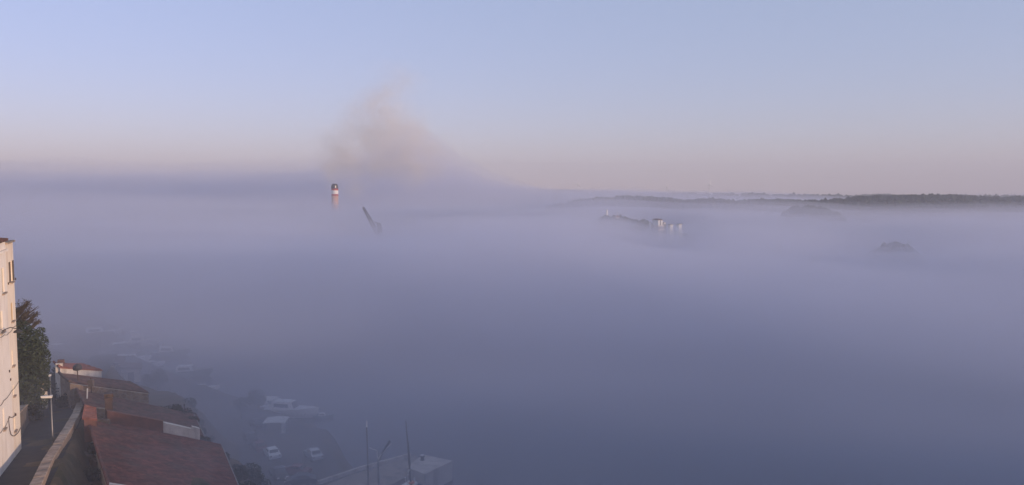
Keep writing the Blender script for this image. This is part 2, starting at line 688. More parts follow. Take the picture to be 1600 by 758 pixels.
FOGC = (.71, .737, .88)
dm = volume('dense_fog', FOGC, .0095)
t = dm.node_tree                              # billows: the dense bank is thicker here and thinner there
n, L = t.nodes, t.links
tc = n.new('ShaderNodeTexCoord')
mp = n.new('ShaderNodeMapping')
mp.inputs['Scale'].default_value = (1 / 95, 1 / 130, 1 / 17)
nz = n.new('ShaderNodeTexNoise')
nz.inputs['Scale'].default_value = 1
nz.inputs['Detail'].default_value = 2.5
nz.inputs['Distortion'].default_value = .6
mr = n.new('ShaderNodeMapRange')
mr.inputs['From Min'].default_value = .34
mr.inputs['From Max'].default_value = .66
mr.inputs['To Min'].default_value = .0012
mr.inputs['To Max'].default_value = .021
L.new(tc.outputs['Object'], mp.inputs['Vector'])
L.new(mp.outputs[0], nz.inputs['Vector'])
L.new(nz.outputs['Fac'], mr.inputs['Value'])
L.new(mr.outputs[0], n['Volume Principled' if 'Volume Principled' in n else 'Principled Volume'].inputs['Density'])
dm.cycles.volume_step_rate = FOG_STEP
fog_sheet('fog_bank', fog_low, dm, 'dense bank of sea fog lying over the harbour water', -3)
fog_sheet('fog_veil', fog_mid, volume('mid_fog', (.69, .71, .87), .0024), 'thinner veil of fog lying above the dense bank', -3.4)
fog_sheet('fog_wisp', fog_top, volume('thin_fog', (.71, .73, .88), .0011), 'thin upper layer of the fog bank', -3.8)
fog_sheet('fog_crown', fog_crown, volume('faint_fog', (.78, .79, .91), .0008), 'faintest highest layer of the fog bank', -4.2)

# loose banks of mist drifting on top of the fog
rnd = random.Random(4)
b = MB()
spots = []
while len(spots) < 22:
    Y = rnd.uniform(150, 820)
    X = rnd.uniform(-.5, .72) * Y
    rx, ry = rnd.uniform(22, 60) * (.5 + Y / 600), rnd.uniform(16, 40) * (.5 + Y / 600)
    if any(math.hypot((X - a) / (rx + c), (Y - d) / (ry + e)) < 1.05 for a, d, c, e in spots):
        continue
    if abs(X / Y - .2) < .09 and Y < 600 or abs(X / Y + .19) < .09 and Y < 640 or abs(X / Y - .5) < .1 and Y < 470:
        continue
    spots.append((X, Y, rx, ry))
for q_, (X, Y, rx, ry) in enumerate(spots):
    zc, hz_ = fog_low(X, Y) + rnd.uniform(-1, 3), rnd.uniform(3, 5.5)
    nu, nv = 28, 14
    vs, fs = [], []
    for j in range(nv + 1):
        th = math.pi * j / nv
        for i in range(nu):
            ph = 2 * math.pi * i / nu
            d = Vector((math.sin(th) * math.cos(ph), math.sin(th) * math.sin(ph), math.cos(th)))
            k = 1 + .45 * noise.noise(d * 1.3 + Vector((q_ * 3.7, 0, 0))) + .2 * noise.noise(d * 3.1 + Vector((0, q_ * 2.3, 0)))
            vs.append((X + d.x * rx * k, Y + d.y * ry * k, zc + d.z * hz_ * k))
    for j in range(nv):
        for i in range(nu):
            i2 = (i + 1) % nu
            fs.append((j * nu + i, (j + 1) * nu + i, (j + 1) * nu + i2, j * nu + i2))
    b.add(vs, fs)
tag(b.build('drifting_mist', volume('loose_mist', FOGC, .0065), smooth=True), 'loose patches of mist drifting on top of the fog bank', 'fog', kind='stuff')

b = MB()
b.box((0, 2600, 118), (9000, 6400, 250))
hz = b.build('haze', volume('thin_haze', (.76, .75, .82), .0003))
tag(hz, 'pale even haze that fades the far hills', 'haze', kind='stuff')

# ================================================================== apartment buildings, left
FT = -3.6                                   # facade plane, measured across the street


def fac(px, py):                            # sight line -> (s, z) on the facade plane
    d = ray(px, py)
    p0 = S0 + VV * FT
    k = (p0 - Vector((CAM.x, CAM.y, 0))).dot(VV) / d.dot(VV)
    p = CAM + d * k
    return st(p.x, p.y)[0], p.z


def facade(bb, s0, s1, z0, z1, holes, depth=.2, t=FT):
    cs = sorted({s0, s1, *[h[0] for h in holes], *[h[1] for h in holes]})
    cz = sorted({z0, z1, *[h[2] for h in holes], *[h[3] for h in holes]})
    for a, c in zip(cs, cs[1:]):
        for d, e in zip(cz, cz[1:]):
            if any(h[0] <= (a + c) / 2 <= h[1] and h[2] <= (d + e) / 2 <= h[3] for h in holes):
                continue
            bb.add([SP(a, t, d), SP(a, t, e), SP(c, t, e), SP(c, t, d)], [(0, 1, 2, 3)])
    for a, c, d, e in holes:
        o = [SP(a, t, d), SP(c, t, d), SP(c, t, e), SP(a, t, e)]
        i = [SP(a, t - depth, d), SP(c, t - depth, d), SP(c, t - depth, e), SP(a, t - depth, e)]
        bb.add(o + i, [(0, 1, 5, 4), (1, 2, 6, 5), (2, 3, 7, 6), (3, 0, 4, 7), (4, 5, 6, 7)])


def sbox(bb, s, t, z, ls, lt, lz):
    return bb.box(SP(s, t, z), (ls, lt, lz), (UU, VV, Z3))


def window(parent, h, shut=None, label=None, t=FT):
    a, c, d, e = h
    m = (a + c) / 2
    f = MB()
    k = .07
    sbox(f, a + k / 2, t - .12, (d + e) / 2, k, .08, e - d)
    sbox(f, c - k / 2, t - .12, (d + e) / 2, k, .08, e - d)
    sbox(f, m, t - .12, (d + e) / 2, .06, .075, e - d - 2 * k)
    sbox(f, m, t - .12, d + k / 2, c - a - 2 * k, .08, k)
    sbox(f, m, t - .12, e - k / 2, c - a - 2 * k, .08, k)
    wf = f.build('window', M['frame'], parent)
    if label:
        wf['label'] = label
    p = MB()
    sbox(p, m, t - .165, (d + e) / 2, c - a, .02, e - d)
    p.build('pane', M['glass'], wf)
    q = MB()
    sbox(q, m, t + .03, d - .06, c - a + .3, .26, .1)
    q.build('sill', M['coping'], wf)
    if shut:
        for side in (a - .28, c + .28) if shut == 'open' else (a + (c - a) * .25, a + (c - a) * .75):
            r = MB()
            tt = t + .035 if shut == 'open' else t - .06
            wd = .5 if shut == 'open' else (c - a) / 2 - .02
            sbox(r, side, tt, (d + e) / 2, wd, .05, e - d - .03)
            for i in range(12):
                sbox(r, side, tt + .03, d + (e - d) * (i + .5) / 12, wd * .8, .025, .05)
            r.build('shutter', M['shutter'] if shut == 'open' else M['cream_shutter'], wf)
    return wf


def rect(px0, py0, px1, py1):
    a, z1 = fac(px0, py0)
    c, z0 = fac(px1, py1)
    return [a, c, z0, z1]


s_r, _ = fac(27.5, 560)
s_c, _ = fac(11.0, 450)
_, z_ct = fac(24, 376)
_, z_wt = fac(4, 376)
bld = thing('apartment_building', 'tall cream rendered apartment block lit by low sun, with the evergreen tree against its end', 'building', SP((s_r + s_c) / 2, FT, 18))
holes = [rect(14.8, 409, 19.6, 439), rect(16.6, 474, 20.5, 500), rect(18.0, 548, 20.6, 570), rect(20, 603, 22, 617), rect(21.5, 655, 24, 671)]
bb = MB()
facade(bb, s_c, s_r, 16.5, z_ct, holes)
DP = 11
bb.add([SP(s_r, FT, 16.5), SP(s_r, FT, z_ct), SP(s_r, FT - DP, z_ct), SP(s_r, FT - DP, 16.5)], [(0, 1, 2, 3)])
bb.add([SP(s_c, FT - DP, 16.5), SP(s_c, FT - DP, z_ct), SP(s_r, FT - DP, z_ct), SP(s_r, FT - DP, 16.5)], [(0, 3, 2, 1)])
bb.add([SP(s_c, FT, z_ct), SP(s_r, FT, z_ct), SP(s_r, FT - DP, z_ct), SP(s_c, FT - DP, z_ct)], [(0, 1, 2, 3)])
bb.build('wall', M['cream'], bld)
cb = MB()
sbox(cb, (s_c + s_r) / 2 + .03, FT - DP / 2 + .06, z_ct + .07, s_r - s_c + .1, DP + .2, .13)
cb.build('parapet_coping', M['coping'], bld)
window(bld, holes[0], 'open')
window(bld, holes[1], 'closed', 'blind window closed with ochre shutters')
for h in holes[2:]:
    window(bld, h)
for px, py in ((23.5, 436), (12.7, 443), (14.2, 580), (16, 593), (24, 648)):
    s_, z_ = fac(px, py)
    v = MB()
    sbox(v, s_, FT + .03, z_, .22, .06, .16)
    v.build('air_vent', M['brown_metal'], bld)

b2 = thing('apartment_building', 'whitewashed apartment block with tiled eaves and cornice adjoining the cream block', 'building', SP(s_c - 8, FT, 18))
holes2 = [rect(1.6, 420, 7.4, 456), rect(-1.5, 489, 5.0, 516), rect(4, 640, 7.4, 668)]
s_w0 = s_c - 16
bb = MB()
facade(bb, s_w0, s_c - .003, 17.5, z_wt, holes2)
bb.add([SP(s_w0, FT, 17.5), SP(s_w0, FT, z_wt), SP(s_w0, FT - DP, z_wt), SP(s_w0, FT - DP, 17.5)], [(0, 3, 2, 1)])
bb.add([SP(s_w0, FT - DP, 17.5), SP(s_w0, FT - DP, z_wt), SP(s_c - .003, FT - DP, z_wt), SP(s_c - .003, FT - DP, 17.5)], [(0, 3, 2, 1)])
bb.add([SP(s_c - .003, FT, z_ct - .5), SP(s_c - .003, FT, z_wt), SP(s_c - .003, FT - DP, z_wt), SP(s_c - .003, FT - DP, z_ct - .5)], [(0, 1, 2, 3)])
bb.build('wall', M['white'], b2)
cb = MB()
sbox(cb, (s_w0 + s_c) / 2 - .01, FT + .08, z_wt - .75, s_c - s_w0 - .03, .22, .16)
cb.build('cornice', M['white'], b2)
tl = MB()
n = 56
for i in range(n):
    sa = s_w0 + (s_c - s_w0) * (i + .5) / n
    tl.tube([SP(sa, FT + .22, z_wt + .03 + random.uniform(-.02, .02)), SP(sa, FT - 3, z_wt + .35), SP(sa, FT - DP, z_wt + .15)], .11, 6)
tl.build('roof', M['tile_brown'], b2)
window(b2, holes2[0], None)
window(b2, holes2[1], None)
window(b2, holes2[2], None)


def cable(name, label, pts, r, m, cat='cable'):
    P = []
    for px, py in pts:
        s_, z_ = fac(px, py)
        P.append(SP(s_, FT + r + .03, z_))
    Q = []
    for a, c in zip(P, P[1:]):
        for k in range(6):
            f = k / 6
            q = a.lerp(c, f)
            q.z -= .10 * math.sin(math.pi * f)
            Q.append(q)
    Q.append(P[-1])
    bb = MB()
    bb.tube(Q, r, 6)
    return tag(bb.build(name, m, smooth=True), label, cat)


cable('wall_cable', 'sagging dark cable strung across the cream facade below its closed window', [(-4, 527), (6, 523), (13, 520), (20, 511), (27, 504)], .015, M['dark'])
cable('wall_cable', 'dark cable slanting across the middle of the pale facade', [(-4, 636), (5, 626), (17, 611), (28, 596)], .017, M['brown_metal'])
cable('wall_cable', 'lowest dark cable sagging beside the bent pipe on the pale facade', [(-4, 678), (4, 670), (11, 658)], .017, M['brown_metal'])
cable('drain_pipe', 'bent brown drain pipe looping down the foot of the pale facade', [(22, 645), (21.6, 650), (13, 651), (12, 654), (14, 672), (17, 680), (24, 679), (31, 668)], .026, M['brown_metal'], 'pipe')

s_, z_ = fac(3, 519)
wl = thing('wall_lamp', 'dark wall lantern on a bracket jutting from the white facade', 'lamp', SP(s_, FT, z_))
bb = MB()
bb.tube([SP(s_, FT, z_ + .1), SP(s_ + .15, FT + .5, z_ + .28), SP(s_ + .2, FT + .95, z_ + .12)], .035, 6)
bb.build('bracket', M['dark'], wl)
bb = MB()
bb.lathe(SP(s_ + .2, FT + .95, z_ - .12), [(.08, -.02), (.30, 0), (.26, .1), (.1, .2), (.03, .26)], 14)
bb.build('lamp_shade', M['dark'], wl)

# ================================================================== walls along the street
WT = .0


def wall_run(name, label, pts, h, th, m, mc, cap=.12, down=3.6, cat='wall'):
    # pts: top line of the wall
    root = thing(name, label, cat, Vector((pts[0].x, pts[0].y, pts[0].z - h)))
    bb, cc = MB(), MB()
    for a, c in zip(pts, pts[1:]):
        d = (c - a)
        d.z = 0
        d.normalize()
        nrm = Vector((d.y, -d.x, 0)) * th / 2
        N = max(1, int((c - a).length / 1.2))
        for i in range(N):
            p, q = a.lerp(c, i / N), a.lerp(c, (i + 1) / N)
            dz = [0, 0]
            top = [p - nrm, p + nrm, q + nrm, q - nrm]
            top = [Vector((v.x, v.y, v.z - cap)) for v in top]
            bot = [Vector((v.x, v.y, v.z - h - down)) for v in top]
            bb.prism(top, bot)
            w2 = nrm * 1.18
            jit = random.uniform(-.03, .03)
            T = [p - w2, p + w2, q + w2 * .999 - d * .012, q - w2 * .999 - d * .012]
            T = [Vector((v.x, v.y, v.z + jit)) for v in T]
            cc.prism(T, [Vector((v.x, v.y, v.z - cap - .001 * (i % 2))) for v in T])
    bb.build('masonry', m, root)
    cc.build('coping', mc, root)
    return root


wp = [at(40, 790, 22.6), at(55, 758, 22.0), at(72, 722, 21.0), at(90, 693, 20.3), at(106, 668, 19.9), at(119, 645, 18.9), at(127, 625, 17.9), at(131, 613, 17.2)]
wall_run('stone_wall', 'long stone boundary wall with pale coping running down beside the street', wp, 1.0, .55, M['stone'], M['coping'])
gp = [SP(2.2, -4.6, street_z(2) + 2.3), SP(9, -4.9, street_z(9) + 2.0), SP(17, -5.2, street_z(17) + 1.6), SP(26, -5.4, street_z(26) + 1.5)]
wall_run('stone_wall', 'low rough stone garden wall under the evergreen tree', gp, 2.0, .5, M['dark_stone'], M['coping'], down=1.5)
a = at(118, 706, 18.4)
wall_run('stone_wall', 'broken stone wall stub crossing the bare yard below the street', [at(112, 700, 18.0), at(135, 708, 17.6), at(158, 722, 17.4)], .9, .4, M['dark_stone'], M['dark_stone'], down=2)


# ================================================================== terraced houses below the street
def roof_mesh(FL, FR, NR, NL, m, name, parent, pitch=.40, th=.16, amp=.10):
    bb = MB()
    W_ = (FL - NL).length
    Ls = max((FL - FR).length, 1)
    nr = max(4, int(W_ / pitch)) * 4
    ns = max(3, int(Ls / .45))
    rnd = random.Random(int(W_ * 1000))
    jit = [rnd.uniform(-.02, .02) for _ in range(nr + 1)]
    step = [rnd.uniform(-.012, .012) for _ in range(ns + 1)]

    def fn(u, v):
        p = FL.lerp(FR, u).lerp(NL.lerp(NR, u), v)
        k = v * nr
        rib = abs(math.sin(math.pi * k / 4))
        row = (u * ns) % 1.0
        sag = -.10 * math.sin(math.pi * u) * math.sin(math.pi * v)
        z = p.z + amp * rib + jit[int(round(k)) // 2 * 2 if int(round(k)) <= nr else nr] * .8 + step[int(u * ns) if u < 1 else ns] + sag
        z += .05 * noise.noise(Vector((p.x * .5, p.y * .5, 0)))
        return (p.x, p.y, z)
    bb.grid(ns, nr, fn)
    top = [FL, FR, NR, NL][::-1]
    bb.prism([Vector((p.x, p.y, p.z - .02)) for p in top], [Vector((p.x, p.y, p.z - th)) for p in top])
    return bb.build(name, m, parent)


def inset(P, k):
    c = sum(P, Vector()) / len(P)
    return [p + (c - p).normalized() * k for p in P]


def house(label, corners, rm, wmat, ground_z, chim=(), k=.45):
    FL, FR, NR, NL = corners
    c = (FL + FR + NR + NL) / 4
    root = thing('terraced_house', label, 'house', Vector((c.x, c.y, ground_z)), 'houses stepping down below the street')
    T = inset([FL, FR, NR, NL], k)[::-1]
    bb = MB()
    bb.prism([Vector((p.x, p.y, p.z - .17)) for p in T], [Vector((p.x, p.y, ground_z)) for p in T])
    bb.build('wall', wmat, root)
    rf = roof_mesh(FL, FR, NR, NL, rm, 'roof', root)
    q = MB()
    q.tube([FL + Z3 * .1, FL.lerp(NL, .5) + Z3 * .02, NL + Z3 * .1], .13, 8)
    q.build('ridge_cap', rm, rf)
    q = MB()
    o_ = (FR - FL)
    o_.z = 0
    o_ = o_.normalized() * .09
    q.tube([FR + o_ - Z3 * .12, NR + o_ - Z3 * .12], .07, 8)
    q.build('gutter', M['grey_metal'], rf)
    for (p, w_, h_, cm) in chim:
        q = MB()
        q.box(p + Vector((0, 0, h_ / 2 - .4)), (w_, w_, h_ + .8), (UU, VV, Z3))
        q.box(p + Vector((0, 0, h_ + .05)), (w_ + .16, w_ + .16, .1), (UU, VV, Z3))
        q.box(p + Vector((w_ * .25, 0, h_ + .26)), (w_ * .3, w_ * .8, .32), (UU, VV, Z3))
        q.box(p + Vector((-w_ * .25, 0, h_ + .26)), (w_ * .3, w_ * .8, .32), (UU, VV, Z3))
        q.box(p + Vector((0, 0, h_ + .45)), (w_ + .1, w_ + .1, .06), (UU, VV, Z3))
        q.build('chimney', cm, rf)
    # harbour-side windows, under the eaves
    d = (NR - FR)
    L_ = d.length
    d.normalize()
    nrm = Vector((-d.y, d.x, 0))
    if nrm.dot(VV) < 0:
        nrm = -nrm
    A, B = T[2], T[1]
    for f in (.25, .55, .82):
        p = A.lerp(B, f)
        q = MB()
        q.box(Vector((p.x, p.y, p.z - 1.6)) + nrm * .02, (.9, .12, 1.3), (d, nrm, Z3))
        wf = q.build('window', M['frame'], root)
        q = MB()
        q.box(Vector((p.x, p.y, p.z - 1.6)) + nrm * .075, (.72, .03, 1.1), (d, nrm, Z3))
        q.build('pane', M['glass'], wf)
    return root


def strip(parent, name, P, Q, h, th, m, down=.6, ends=0):
    d = Q - P
    d.z = 0
    d.normalize()
    nrm = Vector((d.y, -d.x, 0)) * th / 2
    bb = MB()
    T = [P + nrm, Q + nrm, Q - nrm, P - nrm]
    bb.prism([Vector((p.x, p.y, p.z + h)) for p in T], [Vector((p.x, p.y, p.z - down)) for p in T])
    return bb.build(name, m, parent)


# A: the large brown roof in the foreground
AFL, AFR = at(136, 653, 19.4), at(345, 695, 15.4)
ANR = at(372, 760, 15.4)
ANL = at(160, 728, 19.2)
dA = ANR - AFR
ANR = AFR + dA * 1.35
ANL = AFL + (ANL - AFL) * 1.75
hA = house('nearest terraced house with one broad plain brown roof and a white stepped parapet', [AFL, AFR, ANR, ANL], M['tile'], M['whitewash'], 2.0)
pa, pb_, pc, pd = at(168, 657, 19.0), at(255, 672.5, 17.4), at(300, 682.5, 16.5), at(312, 685.5, 16.2)
strip(hA, 'party_wall', pa, pb_, .95, .45, M['redpaint'])
strip(hA, 'parapet', pb_, pc, .82, .40, M['whitewash'])
strip(hA, 'parapet', pc, pd, 1.05, .44, M['whitewash'])
# small roof-top stair hut at its upper corner
h1, h2, h3, h4 = at(133, 637, 20.4), at(148, 641, 20.2), at(151, 656, 19.9), at(131, 655, 20.1)
q = MB()
q.prism([p + Vector((0, 0, 0)) for p in (h4, h3, h2, h1)], [Vector((p.x, p.y, 18)) for p in (h4, h3, h2, h1)])
hut = q.build('stair_hut', M['redpaint'], hA)
roof_mesh(h1 + Vector((-.1, .1, .25)), h2 + Vector((.1, .1, .2)), h3 + Vector((.1, -.1, .1)), h4 + Vector((-.1, -.1, .15)), M['tile_red'], 'hut_roof', hut)
strip(hA, 'garden_wall', at(151, 653, 18.6), at(166, 655, 18.6), 1.0, .3, M['stone'])
strip(hA, 'garden_wall', at(150, 663, 18.9), at(172, 665, 18.7), .55, .3, M['dark_stone'])

# B: dark roof behind
BFL, BFR = at(120, 609, 19.3), at(302, 647, 15.6)
BNR, BNL = at(318, 680, 15.7), at(140, 648, 18.9)
hB = house('terraced house with a dark brown roof behind the red party wall', [BFL, BFR, BNR, BNL], M['tile_brown'], M['whitewash'], 2.0,
           [(at(171, 655, 18.7), .62, 2.0, M['brown_metal'])])
# C: stone gable house
CFL, CFR = at(92, 583, 20.2), at(203, 596, 18.2)
CNR, CNL = at(232, 613, 18.0), at(109, 597, 20.0)
hC = house('terraced house showing a long rubble stone gable wall', [CFL, CFR, CNR, CNL], M['tile_brown'], M['stone'], 3.0, k=.12)
d_ = Vector((.12, -.25, 0))
strip(hC, 'gable_wall', at(110, 600, 19.85) + d_, at(232, 616, 17.9) + d_, .12, .4, M['stone'], down=3.2)
q = MB()
q.box(at(216, 613.5, 18.1) + d_ + Vector((.2, -.18, -.4)), (.55, .1, .6), (VV, UU, Z3))
q.build('window', M['dark'], hC)
# D: white house with red roof at the far end
DFL, DFR = at(84, 566.5, 20.9), at(128, 568, 19.7)
DNR, DNL = at(160, 578, 19.3), at(93, 573.5, 20.7)
hD = house('farthest terraced house with a red tiled roof over a white gable wall', [DFL, DFR, DNR, DNL], M['tile_red'], M['whitewash'], 4.0,
           [(at(95.5, 571, 20.7), .55, .15, M['tile_brown'])], k=.1)
q = MB()
q.box(at(153.5, 583, 18.8) + Vector((0, -.3, 0)), (.4, .1, .75), (VV, UU, Z3))
q.build('window', M['dark'], hD)
q = MB()
q.box(at(95, 576, 20.3) + Vector((.1, -.4, .2)), (.7, .5, 1.0), (VV, UU, Z3))
q.build('gable_pier', M['whitewash'], hD)
# E: corner of the nearest neighbour, only its parapet in view
e1, e2 = at(171, 755, 19.6), at(216, 762, 19.0)
e3, e4 = e2 - UU * 9, e1 - UU * 9
root = thing('terraced_house', 'house showing only its pale parapet top below the broad brown roof', 'house', Vector((e1.x, e1.y, 10)), 'houses stepping down below the street')
q = MB()
q.prism([p - Vector((0, 0, .35)) for p in (e4, e3, e2, e1)], [Vector((p.x, p.y, 9)) for p in (e4, e3, e2, e1)])
q.build('wall', M['whitewash'], root)
strip(root, 'parapet', e1 - UU * .2, e2 - UU * .2, .05, .4, M['whitewash'], down=.34)
roof_mesh(e1 - UU * .45 + Z3 * -.1, e2 - UU * .45 + Z3 * -.1, e3, e4, M['tile'], 'roof', root)

# F: partly ruined shed beyond the parapet, behind dark shrubs
f1, f2, f3, f4 = at(288, 638, 15.2), at(306, 646, 14.8), at(312, 656, 14.8), at(290, 650, 15.2)
root = thing('shed', 'small tiled shed among dark shrubs beyond the white parapet', 'shed', Vector((f1.x, f1.y, 6)))
q = MB()
q.prism([p - Z3 * .15 for p in (f4, f3, f2, f1)], [Vector((p.x, p.y, 5)) for p in (f4, f3, f2, f1)])
q.build('wall', M['stone'], root)
roof_mesh(f1, f2, f3, f4, M['tile_brown'], 'roof', root)


# ================================================================== trees and shrubs
def leaves(clumps, n, size, rnd, flat=.6):
    bb = MB()
    tot = sum(c[1] ** 2 for c in clumps)
    for c, r, sq in clumps:
        k = int(n * r * r / tot)
        for _ in range(k):
            while True:
                d = Vector((rnd.uniform(-1, 1), rnd.uniform(-1, 1), rnd.uniform(-1, 1)))
                if .05 < d.length < 1:
                    break
            d = d.normalized() * (d.length ** .4)
            p = Vector(c) + Vector((d.x * r, d.y * r, d.z * r * sq))
            a = Vector((rnd.uniform(-1, 1), rnd.uniform(-1, 1), rnd.uniform(-.6, .6))).normalized()
            e = a.cross((d + Vector((rnd.uniform(-.6, .6), rnd.uniform(-.6, .6), rnd.uniform(-.6, .6)))).normalized())
            if e.length < .1:
                continue
            e.normalize()
            z = size * rnd.uniform(.6, 1.4)
            bb.add([p - a * z, p + e * z * .45, p + a * z, p - e * z * .45], [(0, 1, 2, 3)])
    return bb


def tree(name, label, cat, base, h, spread, clumps, n, size, lm, group=None, seed=1, twigs=0, trunk_r=.22):
    rnd = random.Random(seed)
    root = thing(name, label, cat, base, group)
    bb = MB()
    top = base + Z3 * h * .8
    pts = [base - Z3 * .4, base + Vector((rnd.uniform(-.1, .1), 0, h * .25)), base + Vector((rnd.uniform(-.3, .3), rnd.uniform(-.3, .3), h * .5)), top]
    bb.tube(pts, [trunk_r * 1.25, trunk_r, trunk_r * .7, trunk_r * .15], 8)
    for c, r, sq in clumps:
        a = base + Z3 * h * rnd.uniform(.2, .5)
        c = Vector(c)
        mid = a.lerp(c, .5) + Vector((0, 0, -.3))
        bb.tube([a, mid, c], [trunk_r * .45, trunk_r * .3, trunk_r * .08], 5)
        for _ in range(twigs):
            d = Vector((rnd.uniform(-1, 1), rnd.uniform(-1, 1), rnd.uniform(-.5, 1))).normalized() * r * rnd.uniform(.8, 1.35)
            bb.tube([mid, c + d * .3, c + d], [trunk_r * .18, trunk_r * .12, trunk_r * .04], 4)
    bb.build('trunk', M['bark'], root)
    leaves(clumps, n, size, rnd).build('crown', lm, root)
    return root


TS = 12.0                                     # evergreen, just past the cream block
tb = SP(TS, -8.2, street_z(TS) + .6)


def cl(px, py, s, r, sq=1.0, t=None):
    # clump centre seen at px,py, on the plane across the street at s
    d = ray(px, py)
    p0 = SP(s, 0)
    k = (p0 - Vector((0, 0, 0))).dot(UU) / d.dot(UU)
    return (CAM + d * k, r, sq)


ev = [cl(38, 530, TS, 1.3), cl(58, 535, TS + 1, 1.0), cl(34, 565, TS, 1.9), cl(55, 560, TS - .5, 1.35), cl(67, 550, TS + 1, .55), cl(61, 575, TS, .95), cl(44, 600, TS - 1, 1.7),
      cl(60, 602, TS, 1.0), cl(38, 630, TS - 1, 1.5), cl(52, 628, TS - 1, 1.2), cl(20, 580, TS, 2.2), cl(34, 515, TS + 1, .9), cl(46, 545, TS - 1.2, 1.2), cl(56, 650, TS - .5, .7), cl(67, 585, TS + .5, .5), cl(63, 518, TS + 1, .45)]
tree('evergreen_tree', 'dense dark green tree filling the gap behind the cream apartment block', 'tree', tb, 9.5, 4, ev, 16000, .13, M['leaf'], seed=3)
BS = 17.0
bt = SP(BS, -10.5, street_z(BS) + 1)
br = [cl(34, 482, BS, 1.0), cl(44, 490, BS, .9), cl(50, 500, BS, .6, .7), cl(36, 503, BS, 1.0), cl(55, 492, BS, .4, .6), cl(58, 504, BS, .45, .4), cl(42, 476, BS, .5), cl(28, 492, BS, 1.0)]
tree('bare_tree', 'sparse brown tree with bare twigs rising above the dark evergreen', 'tree', bt, 13, 3, br, 420, .10, M['dryleaf'], seed=9, twigs=40, trunk_r=.26)

# dark shrubs at the far foot of the street
SHR = 'dark shrubs massed at the far foot of the street'
for i, (px, py, s, r) in enumerate(((92, 600, 30, 2.0), (104, 596, 29, 1.8), (113, 606, 26, 1.6), (98, 618, 24, 1.7), (116, 622, 19.5, 1.1))):
    c, _, _ = cl(px, py, s, r)
    base = Vector((c.x, c.y, min(ground(c.x, c.y), c.z - r)))
    rr = random.Random(i)
    cls = [(c, r, 1)] + [(c + Vector((rr.uniform(-1, 1) * r, rr.uniform(-1, 1) * r, rr.uniform(-.6, .5) * r)), r * .6, 1) for _ in range(5)]
    cls.append((c - Z3 * r * 1.0, r * .9, 1))
    tree('shrub', ['tall dark shrub under the farthest roof, leftmost of its clump', 'dark rounded shrub below the white gable of the farthest house',
                   'dark shrub beside the left end of the rubble gable', 'broad dark shrub at the bend of the street behind the lamp', 'small dark shrub against the end of the street wall'][i],
         'shrub', base, max(1.5, c.z - base.z), r, cls, 2600, .14, M['shrub'], SHR, seed=20 + i, trunk_r=.1)
# shrubs in the yard and beyond the parapet
for i, (px, py, z, r, lab) in enumerate(((112, 735, 17.6, .8, 'dry bush at the foot of the street wall in the bare yard'),
                                         (138, 742, 17.2, .7, 'low dark bush in the middle of the bare yard'),
                                         (150, 700, 18.2, .6, 'bush in the yard corner below the stair hut'),
                                         (266, 645, 15.8, 1.0, 'dark bush behind the left end of the white parapet'),
                                         (278, 650, 15.6, .9, 'dark bush rising behind the middle of the white parapet'),
                                         (297, 659, 15.5, .6, 'little dark bush in the notch of the white parapet'))):
    c = at(px, py, z)
    rr = random.Random(50 + i)
    cls = [(c, r, .9)] + [(c + Vector((rr.uniform(-1, 1) * r, rr.uniform(-1, 1) * r, rr.uniform(-.4, .4) * r)), r * .6, 1) for _ in range(4)]
    tree('bush', lab, 'bush', c - Z3 * (1.2 + r), 1.5 + r, r, cls, 1500, .10, M['shrub'] if i != 0 else M['dryleaf'], seed=60 + i, trunk_r=.07)


# rough scrub on the bank between the houses and the quay
rnd = random.Random(11)
cls = []
for _ in range(150):
    s_, t_s = rnd.uniform(-6, 95), rnd.uniform(10.5, 23)
    p = SP(s_, t_s)
    if shore_d(p.x, p.y) < 15:
        continue
    cls.append((Vector((p.x, p.y, ground(p.x, p.y) + .25)), rnd.uniform(.4, 1.2), .8))
for _ in range(40):
    s_, t_s = rnd.uniform(-14, 6), rnd.uniform(.9, 4)
    p = SP(s_, t_s)
    cls.append((Vector((p.x, p.y, ground(p.x, p.y) + .05)), rnd.uniform(.15, .5), .7))
tag(leaves(cls, 26000, .11, rnd).build('scrub', M['shrub']), 'low dark scrub covering the bank below the houses', 'scrub', kind='stuff')

# ================================================================== lamps and poles by the street
def street_lamp(label, base, h, arm, name='street_lamp', k=1.0):
    root = thing(name, label, 'street lamp', base)
    bb = MB()
    bb.tube([base - Z3 * .3, base + Z3 * .5, base + Z3 * h], [.075, .06, .04], 10)
    bb.build('post', M['grey_metal'], root, smooth=True)
    bb = MB()
    bb.tube([base + Z3 * (h - .03), base + Z3 * (h + .12) + arm * .35, base + Z3 * (h + .12) + arm * .8], .03, 8)
    bb.build('bracket', M['grey_metal'], root)
    tip = base + Z3 * (h + .1) + arm * 1.05
    hd = MB()
    a = arm.normalized()
    s_ = Vector((a.y, -a.x, 0))
    hd.prism([tip + a * .45 * k + s_ * .1, tip + a * .45 * k - s_ * .1, tip - a * .4 * k - s_ * .16, tip - a * .4 * k + s_ * .16][::-1],
             [tip + a * .4 * k + s_ * .07 - Z3 * .15, tip + a * .4 * k - s_ * .07 - Z3 * .15, tip - a * .36 * k - s_ * .13 - Z3 * .2, tip - a * .36 * k + s_ * .13 - Z3 * .2][::-1])
    hd.build('lamp_head', M['lamp_white'], root)
    return root


